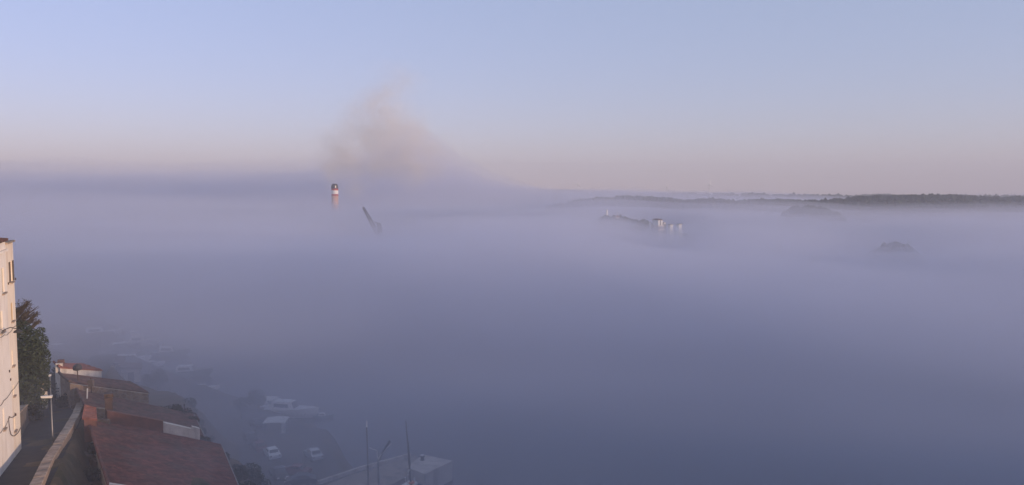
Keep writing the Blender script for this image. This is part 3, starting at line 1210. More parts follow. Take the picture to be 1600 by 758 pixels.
lb = at(82.5, 690, 19.55)
street_lamp('grey street lamp standing beside the stone boundary wall', lb, 3.75, Vector((-.25, -.1, 0)))
l2 = at(80, 634, 17.6)
street_lamp('white headed street lamp farther down the street by the dark shrubs', l2, 3.2, Vector((-.35, .1, 0)))
g0 = at(70, 632, 18.0)
gp_ = thing('gate_pier', 'pale sunlit gate pier beside the street below the evergreen tree', 'pier', g0 - Z3 * .3)
q = MB()
q.box(g0 + Z3 * .8, (.5, .5, 2.4), (UU, VV, Z3))
q.build('shaft', M['cream'], gp_)
q = MB()
q.box(g0 + Z3 * 2.06, (.66, .66, .12), (UU, VV, Z3))
q.box(g0 + Z3 * 2.2, (.4, .4, .16), (UU, VV, Z3))
q.build('cap', M['coping'], gp_)

up = at(122.5, 618, 18.2)
po = thing('utility_pole', 'dark pole with a round cowl in front of the rubble gable', 'pole', up)
q = MB()
q.tube([up - Z3 * .5, up + Z3 * 3.0], [.07, .05], 8)
q.build('mast', M['brown_metal'], po)
q = MB()
q.lathe(up + Z3 * 2.7, [(.12, 0), (.42, .1), (.46, .35), (.34, .6), (.1, .75)], 14)
q.build('cowl', M['dark'], po)
up = at(143, 616, 18.8)
po = thing('utility_pole', 'short dark pole with a box at the left end of the rubble gable', 'pole', up)
q = MB()
q.tube([up - Z3 * .8, up + Z3 * 1.7], .06, 8)
q.build('mast', M['brown_metal'], po)
q = MB()
q.box(up + Z3 * 1.2, (.5, .3, .7))
q.build('junction_box', M['shutter'], po)
up = at(135, 630, 18.6)
q = MB()
q.tube([up - Z3 * .6, up + Vector((.12, .05, 1.5))], .07, 8)
tag(q.build('leaning_post', M['lamp_white']), 'pale leaning post at the lower end of the street wall', 'post')
up = at(288.5, 655, 14.5)
q = MB()
q.tube([up - Z3 * 4, up + Z3 * 1.6], .045, 8)
q.lathe(up + Z3 * 1.55, [(.05, 0), (.1, .05), (.05, .18)], 8)
tag(q.build('thin_post', M['dark']), 'thin dark post beside the tiled shed', 'post')


# ================================================================== quay side
def hull_mesh(L_, W_, H, sheer=.35, n=14):
    bb = MB()
    rows = []
    for i in range(n + 1):
        f = i / n
        x = (f - .5) * L_
        wd = W_ / 2 * (1 - max(0, (f - .45) / .55) ** 2.4) * (.86 + .14 * min(1, f * 4))
        zt = H + sheer * f ** 2
        keel = -.35 + .45 * max(0, (f - .7) / .3) ** 2
        xx = x + (.10 * L_ * f ** 3 if f > .5 else 0)
        rows.append([(xx, -wd, zt), (xx, -wd * .86, zt * .45), (x, -wd * .45, keel * .4), (x, 0, keel), (x, wd * .45, keel * .4), (xx, wd * .86, zt * .45), (xx, wd, zt),
                     (xx, wd * .86, zt - .02), (xx, 0, zt - .02), (xx, -wd * .86, zt - .02)])
    m = len(rows[0])
    vs = [p for r in rows for p in r]
    fs = []
    for i in range(n):
        for k in range(m):
            j = (k + 1) % m
            fs.append((i * m + k, i * m + j, (i + 1) * m + j, (i + 1) * m + k))
    fs.append(tuple(range(m))[::-1])
    fs.append(tuple(n * m + k for k in range(m)))
    return bb.add(vs, fs)


def rot_place(o, loc, rz):
    o.location = loc
    o.rotation_euler = (0, 0, rz)


def lbuild(bb, name, m, parent, smooth=False):     # local-coordinates build under a parent
    me = bpy.data.meshes.new(name)
    me.from_pydata(bb.v, [], bb.f)
    me.update()
    if smooth:
        me.polygons.foreach_set('use_smooth', [True] * len(me.polygons))
    me.materials.append(m)
    ob = bpy.data.objects.new(name, me)
    COL.objects.link(ob)
    ob.parent = parent
    return ob


def cabin_mesh(x0, x1, W_, z0, h, rake=.5, taper=.85):
    bb = MB()
    w0, w1 = W_ / 2, W_ / 2 * taper
    bot = [(x0, -w0, z0), (x1, -w0 * .8, z0), (x1, w0 * .8, z0), (x0, w0, z0)]
    top = [(x0 + .1, -w1, z0 + h), (x1 - rake, -w1 * .8, z0 + h), (x1 - rake, w1 * .8, z0 + h), (x0 + .1, w1, z0 + h)]
    return bb.prism([Vector(p) for p in top], [Vector(p) for p in bot])


def motor_boat(label, loc, rz, L_=6.0, hullm='boat_white', mast=0, flybridge=False, group='boats moored along the quay', name='motor_boat', canopy=False, cat='boat', W_=None):
    root = thing(name, label, cat, (0, 0, 0), group)
    W_ = W_ or L_ * .34
    H = L_ * .13
    lbuild(hull_mesh(L_, W_, H, L_ * .06), 'hull', M[hullm], root)
    ch = L_ * .14
    cabn = lbuild(cabin_mesh(-L_ * .22, L_ * .2, W_ * .74, H - .03, ch, L_ * .07), 'cabin', M['boat_white'], root)
    for sgn in (-1, 1):
        q = MB()
        q.box((-L_ * .03, sgn * W_ * .352, H + ch * .55), (L_ * .26, .03, ch * .42))
        lbuild(q, 'window', M['glass'], cabn)
    q = MB()
    q.prism([Vector(p) for p in ((L_ * .145, -W_ * .2, H + ch * .9), (L_ * .2, -W_ * .23, H + ch * .25), (L_ * .2, W_ * .23, H + ch * .25), (L_ * .145, W_ * .2, H + ch * .9))],
            [Vector(p) for p in ((L_ * .125, -W_ * .2, H + ch * .9), (L_ * .165, -W_ * .23, H + ch * .25), (L_ * .165, W_ * .23, H + ch * .25), (L_ * .125, W_ * .2, H + ch * .9))])
    lbuild(q, 'windscreen', M['glass'], cabn)
    for sgn in (-1, 1):
        q = MB()
        q.tube([(-L_ * .45, sgn * W_ * .4, H), (-L_ * .45, sgn * W_ * .4, H + .5), (-L_ * .25, sgn * W_ * .42, H + .5)], .02, 5)
        lbuild(q, 'guard_rail', M['grey_metal'], root)
    q = MB()
    q.tube([(L_ * .22, -W_ * .36, H + .1), (L_ * .3, -W_ * .3, H + .6), (L_ * .56, 0, H + L_ * .06 + .5), (L_ * .3, W_ * .3, H + .6), (L_ * .22, W_ * .36, H + .1)], .02, 5)
    lbuild(q, 'guard_rail', M['grey_metal'], root)
    if flybridge:
        lbuild(cabin_mesh(-L_ * .18, L_ * .08, W_ * .6, H + ch, ch * .55, L_ * .04), 'flybridge', M['boat_white'], root)
        q = MB()
        q.box((-L_ * .09, 0, H + ch * 2.15), (L_ * .24, W_ * .58, .07))
        for sx in (-.19, .01):
            for sy in (-.25, .25):
                q.tube([(L_ * sx, W_ * sy, H + ch * 1.4), (L_ * sx, W_ * sy, H + ch * 2.15)], .03, 5)
        lbuild(q, 'hard_top', M['boat_white'], root)
    if canopy:
        q = MB()
        q.box((-L_ * .33, 0, H + ch * 1.1), (L_ * .26, W_ * .8, .06))
        for sx in (-.44, -.23):
            for sy in (-.36, .36):
                q.tube([(L_ * sx, W_ * sy, H), (L_ * sx, W_ * sy, H + ch * 1.1)], .025, 5)
        lbuild(q, 'awning', M['canvas'], root)
    if mast:
        q = MB()
        q.tube([(-L_ * .05, 0, H + ch * .8), (-L_ * .05, 0, H + mast)], [.06, .03], 6)
        q.tube([(-L_ * .05, -W_ * .25, H + mast * .75), (-L_ * .05, W_ * .25, H + mast * .75)], .025, 5)
        lbuild(q, 'mast', M['grey_metal'], root)
    rot_place(root, loc, rz)
    return root


bw = lambda px, py: at(px, py, 0.0)
motor_boat('white cabin cruiser moored beyond the dark shrubs, its sunward side pale', bw(316, 612), R(25), 5.6, mast=2.2, canopy=True)
motor_boat('large white motor yacht with a mast moored at the quay', bw(447, 650), R(-12), 10.5, mast=4.4, canopy=True)
motor_boat('small white launch moored left of the large yacht', bw(374, 648), R(18), 3.0)
motor_boat('low grey tender lying right of the large yacht', bw(504, 653), R(12), 3.4, 'boat_teal')
motor_boat('dark blue hulled boat beside the white cabin cruiser', bw(286, 608), R(40), 5.0, 'boat_blue')
motor_boat('green fishing launch between the small launch and the large yacht', bw(412, 640), R(30), 5.2, 'boat_teal', mast=2.4)
motor_boat('big white boat seen over the red roof of the farthest house', bw(86, 562), R(160), 9.0, flybridge=True)
motor_boat('long white hull lying behind the chimney of the red roof', bw(112, 566), R(170), 7.5, mast=3)
motor_boat('faint boat nearest to the shore in the misty marina', bw(160, 562), R(60), 6.5, mast=5)
motor_boat('faint blue boat with a tall mast in the misty marina', bw(186, 548), R(35), 8.0, 'boat_blue', mast=9)
motor_boat('faint pale yacht in the middle of the misty marina', bw(216, 540), R(20), 9.0, mast=10, flybridge=True)
motor_boat('faint dark hull at the right of the misty marina', bw(262, 556), R(15), 8.5, 'boat_teal', mast=6)
motor_boat('faintest far boat at the back of the misty marina', bw(150, 528), R(30), 11.0, mast=9)
motor_boat('faint white boat moored alone at the right end of the mist', bw(236, 574), R(50), 5.5)

motor_boat('tiny pale dinghy nearest below the slim dark tree on the misty quay', bw(256, 604), R(70), 3.6)
motor_boat('faint long boat with two masts behind the pair of misty trees', bw(292, 588), R(8), 9.0, 'boat_teal', mast=7)
motor_boat('faint white hull between the misty trees and the marina', bw(206, 566), R(30), 7.0, canopy=True)
motor_boat('faint dark launch tucked against the misty quay wall', bw(190, 572), R(120), 5.0, 'boat_blue')
for i, (px, py, lx, ly, h_, lab) in enumerate(((175, 588, 7, 4.5, 3.0, 'long misty quay shed with a brown roof, below the red roofed house'),
                                               (205, 594, 4.5, 3.5, 2.6, 'small misty quay shed right of the long shed'),
                                               )):
    c = at(px, py, QZ)
    root = thing('quay_shed', lab, 'shed', c, 'sheds on the quay')
    q = MB()
    q.box(c + Z3 * (h_ / 2 - .1), (lx, ly, h_ + .2), (UU, VV, Z3))
    q.build('wall', M['whitewash'], root)
    P_ = [c + UU * (a * (lx / 2 + .3)) + VV * (b_ * (ly / 2 + .3)) + Z3 * (h_ + .25 + (.5 if b_ < 0 else 0)) for a, b_ in ((1, -1), (1, 1), (-1, 1), (-1, -1))]
    roof_mesh(P_[0], P_[1], P_[2], P_[3], M['tile_brown'], 'roof', root)
    q = MB()
    q.box(c - UU * (lx / 2 + .03) + Z3 * 1.05, (.08, 1.1, 2.1), (UU, VV, Z3))
    q.build('door', M['shutter'], root)

# two little trees and a dark kiosk on the quay, by the boats
for i, (px, py, r, lab) in enumerate(((231, 596, 1.1, 'slim dark tree on the misty quay, left of its pair'), (247, 590, 1.5, 'taller dark tree on the misty quay, right of its pair'),
                                      (377, 632, 1.0, 'round dark tree left of the large white yacht'), (404, 622, 1.3, 'dark tree behind the bow of the large white yacht'))):
    c = at(px, py, 4.2)
    rr = random.Random(80 + i)
    cls = [(c, r, 1.2)] + [(c + Vector((rr.uniform(-1, 1) * r, rr.uniform(-1, 1) * r, rr.uniform(-.6, .9) * r)), r * .6, 1) for _ in range(4)]
    tree('quay_tree', lab, 'tree', Vector((c.x, c.y, 1.7)), 3.2, r, cls, 1400, .16, M['shrub'], 'small trees on the quay', seed=90 + i, trunk_r=.1)


# canopy on the quay
cp = at(432, 673, QZ)
root = thing('awning_stall', 'white canvas awning with a white end panel standing on the quay', 'awning', cp)
wx = Vector((1, .05, 0)).normalized()
wy = Vector((-.05, 1, 0)).normalized()
q = MB()
tops = []
for i in range(9):
    f = i / 8
    tops.append((f - .5) * 3.4)
q.grid(10, 6, lambda u, v: cp + wx * ((u - .5) * 3.5) + wy * ((v - .5) * 3.4) + Z3 * (1.75 + .28 * math.cos((u - .5) * 2.6) * math.cos((v - .5) * 2.4)))
q.grid(10, 6, lambda u, v: cp + wx * ((u - .5) * 3.5) + wy * ((.5 - v) * 3.4) + Z3 * (1.69 + .28 * math.cos((u - .5) * 2.6) * math.cos((v - .5) * 2.4)))
q.build('canopy', M['canvas'], root)
q = MB()
q.box(cp + wx * 1.45 - wy * 1.45 + Z3 * .9, (.62, .08, 1.8), (wx, wy, Z3))
q.build('end_panel', M['canvas'], root)
for sx in (-1.6, 1.6):
    for sy in (-1.55, 1.55):
        q = MB()
        q.tube([cp + wx * sx + wy * sy, cp + wx * sx + wy * sy + Z3 * 1.8], .04, 6)
        q.build('post', M['grey_metal'], root)


# parked cars
def make_car(label, paint, group='cars parked on the quay'):
    root = thing('parked_car', label, 'car', (0, 0, 0), group)
    prof_ = [(-2.0, .32), (-2.05, .62), (-1.98, .88), (-1.35, .95), (-.85, 1.40), (.35, 1.44), (1.05, .98), (1.85, .82), (2.02, .6), (2.0, .32)]
    bb = MB()
    rows = []
    for y, sx, k in ((-.84, .97, 0), (-.80, 1, 1), (-.55, 1, 1), (0, 1, 1), (.55, 1, 1), (.80, 1, 1), (.84, .97, 0)):
        row = []
        for x, z in prof_:
            yy = y * (1 - .22 * sm(.9, 1.45, z))
            row.append((x * sx, yy, z if k else .32 + (z - .32) * .93))
        rows.append(row)
    m = len(prof_)
    vs = [p for r in rows for p in r]
    fs = []
    for i in range(len(rows) - 1):
        for k in range(m):
            j = (k + 1) % m
            fs.append((i * m + k, i * m + j, (i + 1) * m + j, (i + 1) * m + k))
    fs.append(tuple(range(m)))
    fs.append(tuple((len(rows) - 1) * m + k for k in range(m))[::-1])
    bb.add(vs, fs)
    lbuild(bb, 'body', M[paint], root)
    for x, z, dx, dz, nm in ((.71, 1.215, .60, .38, 'windscreen'), (-1.11, 1.19, -.40, .34, 'rear_window')):
        q = MB()
        a = Vector((dx, 0, -dz)).normalized() if dx > 0 else Vector((-dx, 0, dz)).normalized()
        nn = Vector((-a.z, 0, a.x)) * (1 if True else -1)
        if nn.z < 0:
            nn = -nn
        q.box(Vector((x, 0, z)) + nn * .015, (.62 if dx > 0 else .46, 1.2, .03), (a, Vector((0, 1, 0)), nn))
        lbuild(q, nm, M['glass'], root)
    for sy in (-1, 1):
        q = MB()
        q.box((-.25, sy * .735, 1.17), (1.3, .05, .30))
        lbuild(q, 'side_window', M['glass'], root)
        for x in (-1.25, 1.28):
            q = MB()
            q.tube([(x, sy * .66, .32), (x, sy * .87, .32)], .32, 16)
            wh = lbuild(q, 'wheel', M['tyre'], root)
            q = MB()
            q.tube([(x, sy * .86, .32), (x, sy * .885, .32)], .19, 12)
            lbuild(q, 'rim', M['grey_metal'], wh)
        q = MB()
        q.box((1.96, sy * .58, .70), (.12, .34, .14))
        lbuild(q, 'headlight', M['lamp_white'], root)
        q = MB()
        q.box((-2.0, sy * .62, .76), (.1, .26, .16))
        lbuild(q, 'tail_light', M['car_red'], root)
    return root


qa = math.atan2(UU.y, UU.x)
cars = [((425, 714), 'car_white', 'white car parked on the quay in the gap below the awning', 0.1),
        ((391, 690), 'car_dark', 'black car parked on the quay nearest to the brown roof eaves', .05),
        ((490, 716), 'car_silver', 'silver car parked near the water edge left of the pier', .15),
        ((436, 747), 'car_dark', 'dark car with pale headlights parked between two maroon cars', math.pi + .1),
        ((402, 668), 'car_dark', 'dark car parked behind the awning near the small launch', 0.2),
        ((462, 742), 'car_red', 'maroon car parked between the dark car and the concrete pier', .9),
        ((405, 704), 'car_red', 'maroon car parked left of the white car', .1),
        ((470, 757), 'car_dark', 'dark car parked nearest to the shore end of the concrete pier', 1.35)]
for (px, py), paint, lab, dr in cars:
    o = make_car(lab, paint)
    p = at(px, py, QZ)
    rot_place(o, p, qa + dr)

# pier with raised block
PZ = 1.95
P1 = [at(492, 764, PZ), at(560, 738, PZ), at(648, 712, PZ), at(668, 722, PZ), at(640, 742, PZ), at(588, 770, PZ)]
root = thing('concrete_pier', 'concrete pier jutting from the quay, ending in a raised pale block', 'pier', Vector((P1[0].x, P1[0].y, 0)))
q = MB()
q.prism(P1[::-1], [Vector((p.x, p.y, -3)) for p in P1[::-1]])
q.build('arm', M['pier'], root)
KZ = 2.75
P2 = [at(635, 730, KZ), at(661, 710, KZ), at(707, 720, KZ), at(664, 741, KZ)]
q = MB()
q.prism(P2[::-1], [Vector((p.x, p.y, -3)) for p in P2[::-1]])
q.build('head_block', M['concrete'], root)
q = MB()
e = [at(495, 757, PZ), at(560, 735, PZ), at(640, 713, PZ)]
for a, c in zip(e, e[1:]):
    d = (c - a).normalized()
    q.box((a + c) / 2 + Z3 * .25 + Vector((d.y, -d.x, 0)) * .2, ((c - a).length - .01, .4, .5), (d, Vector((-d.y, d.x, 0)), Z3))
q.build('edge_kerb', M['concrete'], root)
c = at(660, 719, KZ)
root = thing('mooring_bollard', 'squat iron bollard on the pale block at the pier head', 'bollard', c)
q = MB()
q.lathe(c, [(.34, 0), (.24, .12), (.22, .38), (.36, .5), (.36, .6), (.2, .68)], 16)
q.build('post', M['dark'], root)
q = MB()
q.lathe(c + Z3 * .68, [(.3, 0), (.3, .05), (.12, .1)], 14)
q.build('cap', M['lamp_white'], root)

# boat hoist on the pier
c = at(592, 757, PZ)
D = c.y
root = thing('boat_hoist', 'small jib hoist with a bent pale arm standing on the pier', 'hoist', c)
q = MB()
q.tube([c, aty(591, 735, D), aty(590.5, 716, D)], [.16, .13, .11], 10)
q.build('post', M['grey_metal'], root)
q = MB()
q.tube([aty(590.5, 718, D), aty(600, 705, D), aty(611.5, 693, D)], [.11, .09, .07], 8)
q.build('jib', M['lamp_white'], root)
q = MB()
q.tube([aty(594, 718, D), aty(598, 706, D)], .1, 8)
q.tube([aty(598, 706, D), aty(609, 689, D)], [.13, .16], 8)
q.build('hydraulic_ram', M['dark'], root)
q = MB()
q.tube([aty(589, 703.5, D), aty(582, 702, D), aty(577.5, 699, D)], .05, 6)
q.tube([aty(589, 703.5, D), aty(589.5, 716, D)], .05, 6)
q.build('stay', M['lamp_white'], root)

# tall pole with a pale lantern
c = at(575.5, 758, PZ)
D = c.y
root = thing('beacon_pole', 'tall dark pole with a slim white lantern at its tip beside the hoist', 'pole', c)
q = MB()
q.tube([c, aty(574.5, 715, D), aty(573, 668, D)], [.11, .09, .075], 8)
q.build('shaft', M['brown_metal'], root)
q = MB()
p = aty(573, 667, D)
q.lathe(p, [(.13, 0), (.13, .06), (.08, .1), (.09, .7), (.03, .85)], 10)
q.build('lantern', M['lamp_white'], root)

# fishing boat moored inside the pier, mostly below the frame
c = at(640, 779, 0)
root = motor_boat('fishing boat with a tall raking mast moored inside the pier', c, R(70), 7.5, 'boat_blue', name='fishing_boat', group=None)
D = at(641, 760, 2.0).y


def local(p):
    v = Vector(p) - Vector(c)
    a = -R(70)
    return Vector((v.x * math.cos(a) - v.y * math.sin(a), v.x * math.sin(a) + v.y * math.cos(a), v.z))


q = MB()
q.tube([local(aty(643, 768, D)), local(aty(639.5, 725, D)), local(aty(634, 658, D))], [.14, .11, .05], 8)
q.tube([local(aty(638, 690, D)), local(aty(641, 728, D))], [.06, .09], 6)
lbuild(q, 'mast', M['brown_metal'], root)
q = MB()
q.tube([local(aty(637.4, 738, D)), local(aty(640.5, 733, D))], .13, 8)
lbuild(q, 'furled_sail', M['canvas'], root)
q = MB()
q.tube([local(aty(637, 757, D)), local(aty(637.5, 738, D))], .06, 6)
lbuild(q, 'stanchion', M['boat_white'], root)
for px in (633.5, 647.5):
    q = MB()
    q.tube([local(aty(px, 752, D)), local(aty(px, 746, D))], .11, 6)
    lbuild(q, 'fender', M['boat_white'], root)
q = MB()
q.tube([local(aty(641, 757, D)), local(aty(646, 757, D))], .05, 6)
lbuild(q, 'boom_fitting', M['boat_white'], root)
q = MB()
q.box(local(aty(643.5, 754, D)), (.7, .55, .25))
lbuild(q, 'life_raft', M['orange'], root)
q = MB()
c = at(621, 752, .2)
q.lathe(c, [(.1, -.25), (.3, -.1), (.34, .1), (.22, .32), (.06, .42)], 14)
tag(q.build('mooring_buoy', M['boat_white'], smooth=True), 'white round mooring buoy floating inside the pier', 'buoy')

# ================================================================== across the water
# power station chimney
CD = 900.0
cc = aty(523.3, 310, CD)
cc = Vector((cc.x, cc.y, 0))
zy = lambda py, D: aty(523, py, D).z
root = thing('power_station_chimney', 'banded red and white chimney with a sooty cap rising out of the fog', 'chimney', cc)
rw = 5.2 * CD / FPX
q = MB()
q.lathe(cc, [(rw * 1.25, -2), (rw * 1.05, 14), (rw, zy(306, CD))], 32)
q.build('shaft', M['stack_body'], root, smooth=True)
zb, zc, zd, ze = zy(306, CD), zy(303.2, CD), zy(297.6, CD), zy(294.8, CD)
for lo_, hi_ in ((zb, zc), (zd, ze)):
    q = MB()
    q.lathe(cc, [(rw + .05, lo_), (rw + .05, hi_)], 32)
    q.build('red_band', M['stack_red'], root)
q = MB()
q.lathe(cc, [(rw + .04, zc + .002), (rw + .04, zd - .002)], 32)
q.build('white_band', M['stack_white'], root)
q = MB()
zt = zy(287.2, CD)
q.lathe(cc, [(rw + .1, ze + .002), (rw + .1, ze + (zt - ze) * .45), (rw * .9, ze + (zt - ze) * .75), (rw * .62, zt)], 32)
q.build('cap', M['stack_cap'], root, smooth=True)
for dx in (.4,):
    q = MB()
    q.lathe(cc + Vector((dx * rw, -rw * .86, 0)), [(rw * .2, ze + .8), (rw * .2, ze + (zt - ze) * .6)], 10)
    q.build('flue', M['flue'], root)

# harbour crane
KD = 600.0
root = thing('harbour_crane', 'dark harbour crane with a long lattice jib half lost in fog', 'crane', Vector((aty(596, 380, KD).x, KD, 0)))
g = lambda px, py, dy=0: aty(px, py, KD) + Vector((0, dy, 0))


def lattice(bb, A, B, wa, wb, n, r):
    d = (B - A).normalized()
    side = Vector((0, 1, 0))
    up_ = d.cross(side).normalized()
    pts = []
    for i in range(n + 1):
        f = i / n
        c_ = A.lerp(B, f)
        w_ = wa + (wb - wa) * f
        pts.append([c_ + side * w_ * a_ + up_ * w_ * b_ for a_, b_ in ((-.5, -.5), (.5, -.5), (.5, .5), (-.5, .5))])
    for k in range(4):
        bb.tube([p[k] for p in pts], r, 5)
        for i in range(n):
            bb.tube([pts[i][k], pts[i + 1][(k + 1) % 4]], r * .6, 4)
            bb.tube([pts[i][k], pts[i][(k + 1) % 4]], r * .6, 4)


q = MB()
lattice(q, g(590, 365), g(567.5, 324), 2.6, 1.2, 12, .19)
q.build('jib', M['dark'], root)
q = MB()
lattice(q, g(595, 366), g(591.5, 349), 3.0, 2.2, 6, .28)
q.build('mast', M['dark'], root)
q = MB()
q.box(g(593, 359), (2.6, 2.6, 3.2))
cabk = q.build('cab', M['dark'], root)
q = MB()
q.box(g(593, 358, -1.32), (2.0, .06, 1.2))
q.build('window', M['glass'], cabk)
q = MB()
q.box(g(598, 370), (9, 6, 3.4))
q.build('machine_house', M['dark'], root)
q = MB()
q.tube([g(591.5, 349), g(584.5, 347.2)], .22, 5)
q.tube([g(584.5, 347.2), g(567.8, 324)], .07, 4)
q.tube([g(584.5, 347.2), g(600, 368)], .07, 4)
q.tube([g(567.5, 324), g(567.3, 345)], .06, 4)
q.build('rigging', M['dark'], root)
for sx in (-4, 4):
    for sy in (-4, 4):
        q = MB()
        p = g(597, 375)
        q.tube([Vector((p.x + sx, KD + sy, 0)), Vector((p.x + sx * .7, KD + sy * .7, p.z + 1.2))], .5, 6)
        q.build('leg', M['dark'], root)
# far quay under crane and chimney
q = MB()
q.prism([(-330, 585, 1.8), (-40, 585, 1.8), (10, 640, 1.8), (10, 1100, 1.8), (-500, 1100, 1.8), (-500, 640, 1.8)][::1], [(-330, 585, -3), (-40, 585, -3), (10, 640, -3), (10, 1100, -3), (-500, 1100, -3), (-500, 640, -3)])
tag(q.build('quay', M['quay']), kind='structure')


# wooded land
def clump_wood(name, label, fn, n, r0, r1, seed, m='wood_far'):
    rnd = random.Random(seed)
    bb = MB()
    base = [(0, 0, 1.15)]
    for k in range(6):
        t = k * math.pi / 3
        base.append((math.cos(t) * .75, math.sin(t) * .75, .62))
    for k in range(6):
        t = (k + .5) * math.pi / 3
        base.append((math.cos(t), math.sin(t), 0))
    for k in range(6):
        t = k * math.pi / 3
        base.append((math.cos(t) * .55, math.sin(t) * .55, -.6))
    fs = [(0, 1 + k, 1 + (k + 1) % 6) for k in range(6)]
    for k in range(6):
        fs += [(1 + k, 7 + k, 1 + (k + 1) % 6), (1 + (k + 1) % 6, 7 + k, 7 + (k + 1) % 6)]
        fs += [(7 + k, 13 + k, 13 + (k + 1) % 6), (7 + k, 13 + (k + 1) % 6, 7 + (k + 1) % 6)]
    for _ in range(n):
        p = fn(rnd)
        r = rnd.uniform(r0, r1)
        hh = rnd.uniform(.7, 1.25)
        a = rnd.uniform(0, 6.3)
        ca, sa = math.cos(a), math.sin(a)
        vs = []
        for x, y, z in base:
            j = rnd.uniform(.72, 1.22)
            vs.append((p.x + (x * ca - y * sa) * r * j, p.y + (x * sa + y * ca) * r * j, p.z + z * r * hh * j + r * .3))
        bb.add(vs, fs)
    return tag(bb.build(name, M[m]), label, 'woodland', kind='stuff')


def interp(P, x):
    if x <= P[0][0]:
        return P[0][1]
    for (a, c), (d, e) in zip(P, P[1:]):
        if x <= d:
            return c + (e - c) * sm(a, d, x)
    return P[-1][1]


def hill(name, ridge, depth_fn, half, woodn, r0, r1, seed, label, drop=3.0):
    # ridge: (px, py) skyline survey; depth_fn(px) distance
    x0, x1 = ridge[0][0], ridge[-1][0]

    def zr(px):
        return max(-2, aty(px, interp(ridge, px), depth_fn(px)).z - drop)

    def pt(px, v):
        D = depth_fn(px) + v * half
        X = (px - 800) / FPX * depth_fn(px) * (1 + .25 * v * half / depth_fn(px))
        h = zr(px) * math.cos(min(1, abs(v)) * math.pi / 2) ** 1.2 - 2.0 * abs(v)
        h += 2.2 * noise.noise(Vector((X / 60, D / 60, seed))) * (1 - abs(v))
        return Vector((X, D, h))
    bb = MB()
    nx = int((x1 - x0) / 6)
    bb.grid(nx, 26, lambda u, v: pt(x0 + u * (x1 - x0), v * 2 - 1))
    tag(bb.build(name, M['hill'], smooth=True), kind='structure')

    def fn(rnd):
        px = rnd.uniform(x0 + 4, x1 - 4)
        v = rnd.choice((rnd.uniform(-.75, .1), rnd.gauss(0, .12)))
        return pt(px, max(-.8, min(.5, v)))
    if woodn:
        clump_wood('woodland', label, fn, woodn, r0, r1, seed)


hill('far_hills', [(830, 318), (880, 309), (960, 306), (1060, 306.5), (1160, 306), (1300, 308), (1500, 309), (1700, 309)], lambda p: 2150, 260, 900, 6, 9, 4, 'faint wooded skyline of the farthest hills')
hill('hills', [(835, 336), (872, 323), (900, 316), (935, 312.5), (965, 315), (1000, 323), (1030, 334)], lambda p: 1060, 110, 420, 3, 5.0, 5, 'misty wood on the low hump left of the ridge')
hill('hills', [(935, 325), (955, 311), (975, 307.5), (1010, 308.5), (1040, 309), (1065, 312), (1110, 311.5), (1150, 313.5), (1200, 312.5), (1260, 313.5), (1310, 311), (1345, 307.5), (1380, 306), (1420, 304.5), (1470, 306.5), (1530, 307), (1575, 308.5), (1600, 310), (1680, 311), (1800, 309), (1950, 314)],
     lambda p: 1120 - .18 * max(0, min(800, p - 960)), 150, 3600, 1.8, 3.6, 6, 'dark pine wood covering the long ridge across the harbour')
hill('knoll', [(1222, 336), (1243, 327), (1264, 323.5), (1285, 326), (1303, 332), (1315, 337)], lambda p: 830, 36, 160, 2.2, 4.0, 7, 'dark wooded knoll in front of the long ridge', 2)
hill('islet', [(1360, 404), (1370, 393), (1386, 386), (1402, 382), (1416, 384), (1430, 392), (1444, 404)], lambda p: 380, 16, 150, 1.1, 2.2, 9, 'trees on the small islet showing through the fog at right', 1.2)
hill('islet', [(918, 362), (932, 345), (945, 340.5), (965, 342), (985, 346), (1003, 348.5), (1018, 353), (1050, 362), (1085, 372)], lambda p: 600, 34, 240, 1.8, 3.2, 10, 'trees on the long islet with the white towers', 2.0)

# the white waterside buildings
BD = 556.0
B3 = lambda px, py, dy=0: aty(px, py, BD) + Vector((0, dy, 0))


def blk(bb, px0, py0, px1, py1, dep, dy=0):
    a, c = B3(px0, py0), B3(px1, py1)
    return bb.box(((a.x + c.x) / 2, BD + dep / 2 + dy, (a.z + c.z) / 2), (c.x - a.x, dep, a.z - c.z))


root = thing('villa', 'white waterside villa with twin gables and a low dark roof beside the two towers', 'house', Vector((B3(1029, 380).x, BD + 5, 1)))
q = MB()
blk(q, 1021, 352, 1034, 383, 9)
q.build('wall', M['whitewash'], root)
q = MB()
blk(q, 1021.5, 344.3, 1024.8, 352, 6, .5)
q.build('upper_storey', M['boat_white'], root)
q = MB()
blk(q, 1027.2, 343.8, 1030.6, 352, 6, .5)
q.build('upper_storey', M['boat_white'], root)
q = MB()
blk(q, 1024.8, 345.5, 1027.2, 352, 4, 1.6)
q.build('recess_wall', M['stone'], root)
q = MB()
a, c = B3(1020.8, 344.2), B3(1031.3, 341.8)
q.prism([Vector((a.x + 1.2, BD + 2.5, c.z)), Vector((c.x - 1.2, BD + 2.5, c.z)), Vector((c.x - 1.2, BD + 4.5, c.z)), Vector((a.x + 1.2, BD + 4.5, c.z))],
        [Vector((a.x, BD, a.z + .02)), Vector((c.x, BD, a.z + .02)), Vector((c.x, BD + 7, a.z + .02)), Vector((a.x, BD + 7, a.z + .02))])
q.build('roof', M['tile_brown'], root)
q = MB()
a, c, d = B3(1032.3, 352), B3(1038.5, 352), B3(1035.3, 346.8)
for yy in (0,):
    q.add([Vector((a.x, BD + .3, a.z)), Vector((c.x, BD + .3, a.z)), Vector((d.x, BD + .3, d.z)), Vector((a.x, BD + 6, a.z)), Vector((c.x, BD + 6, a.z)), Vector((d.x, BD + 6, d.z))],
          [(0, 1, 2), (3, 5, 4), (0, 3, 4, 1), (1, 4, 5, 2), (2, 5, 3, 0)])
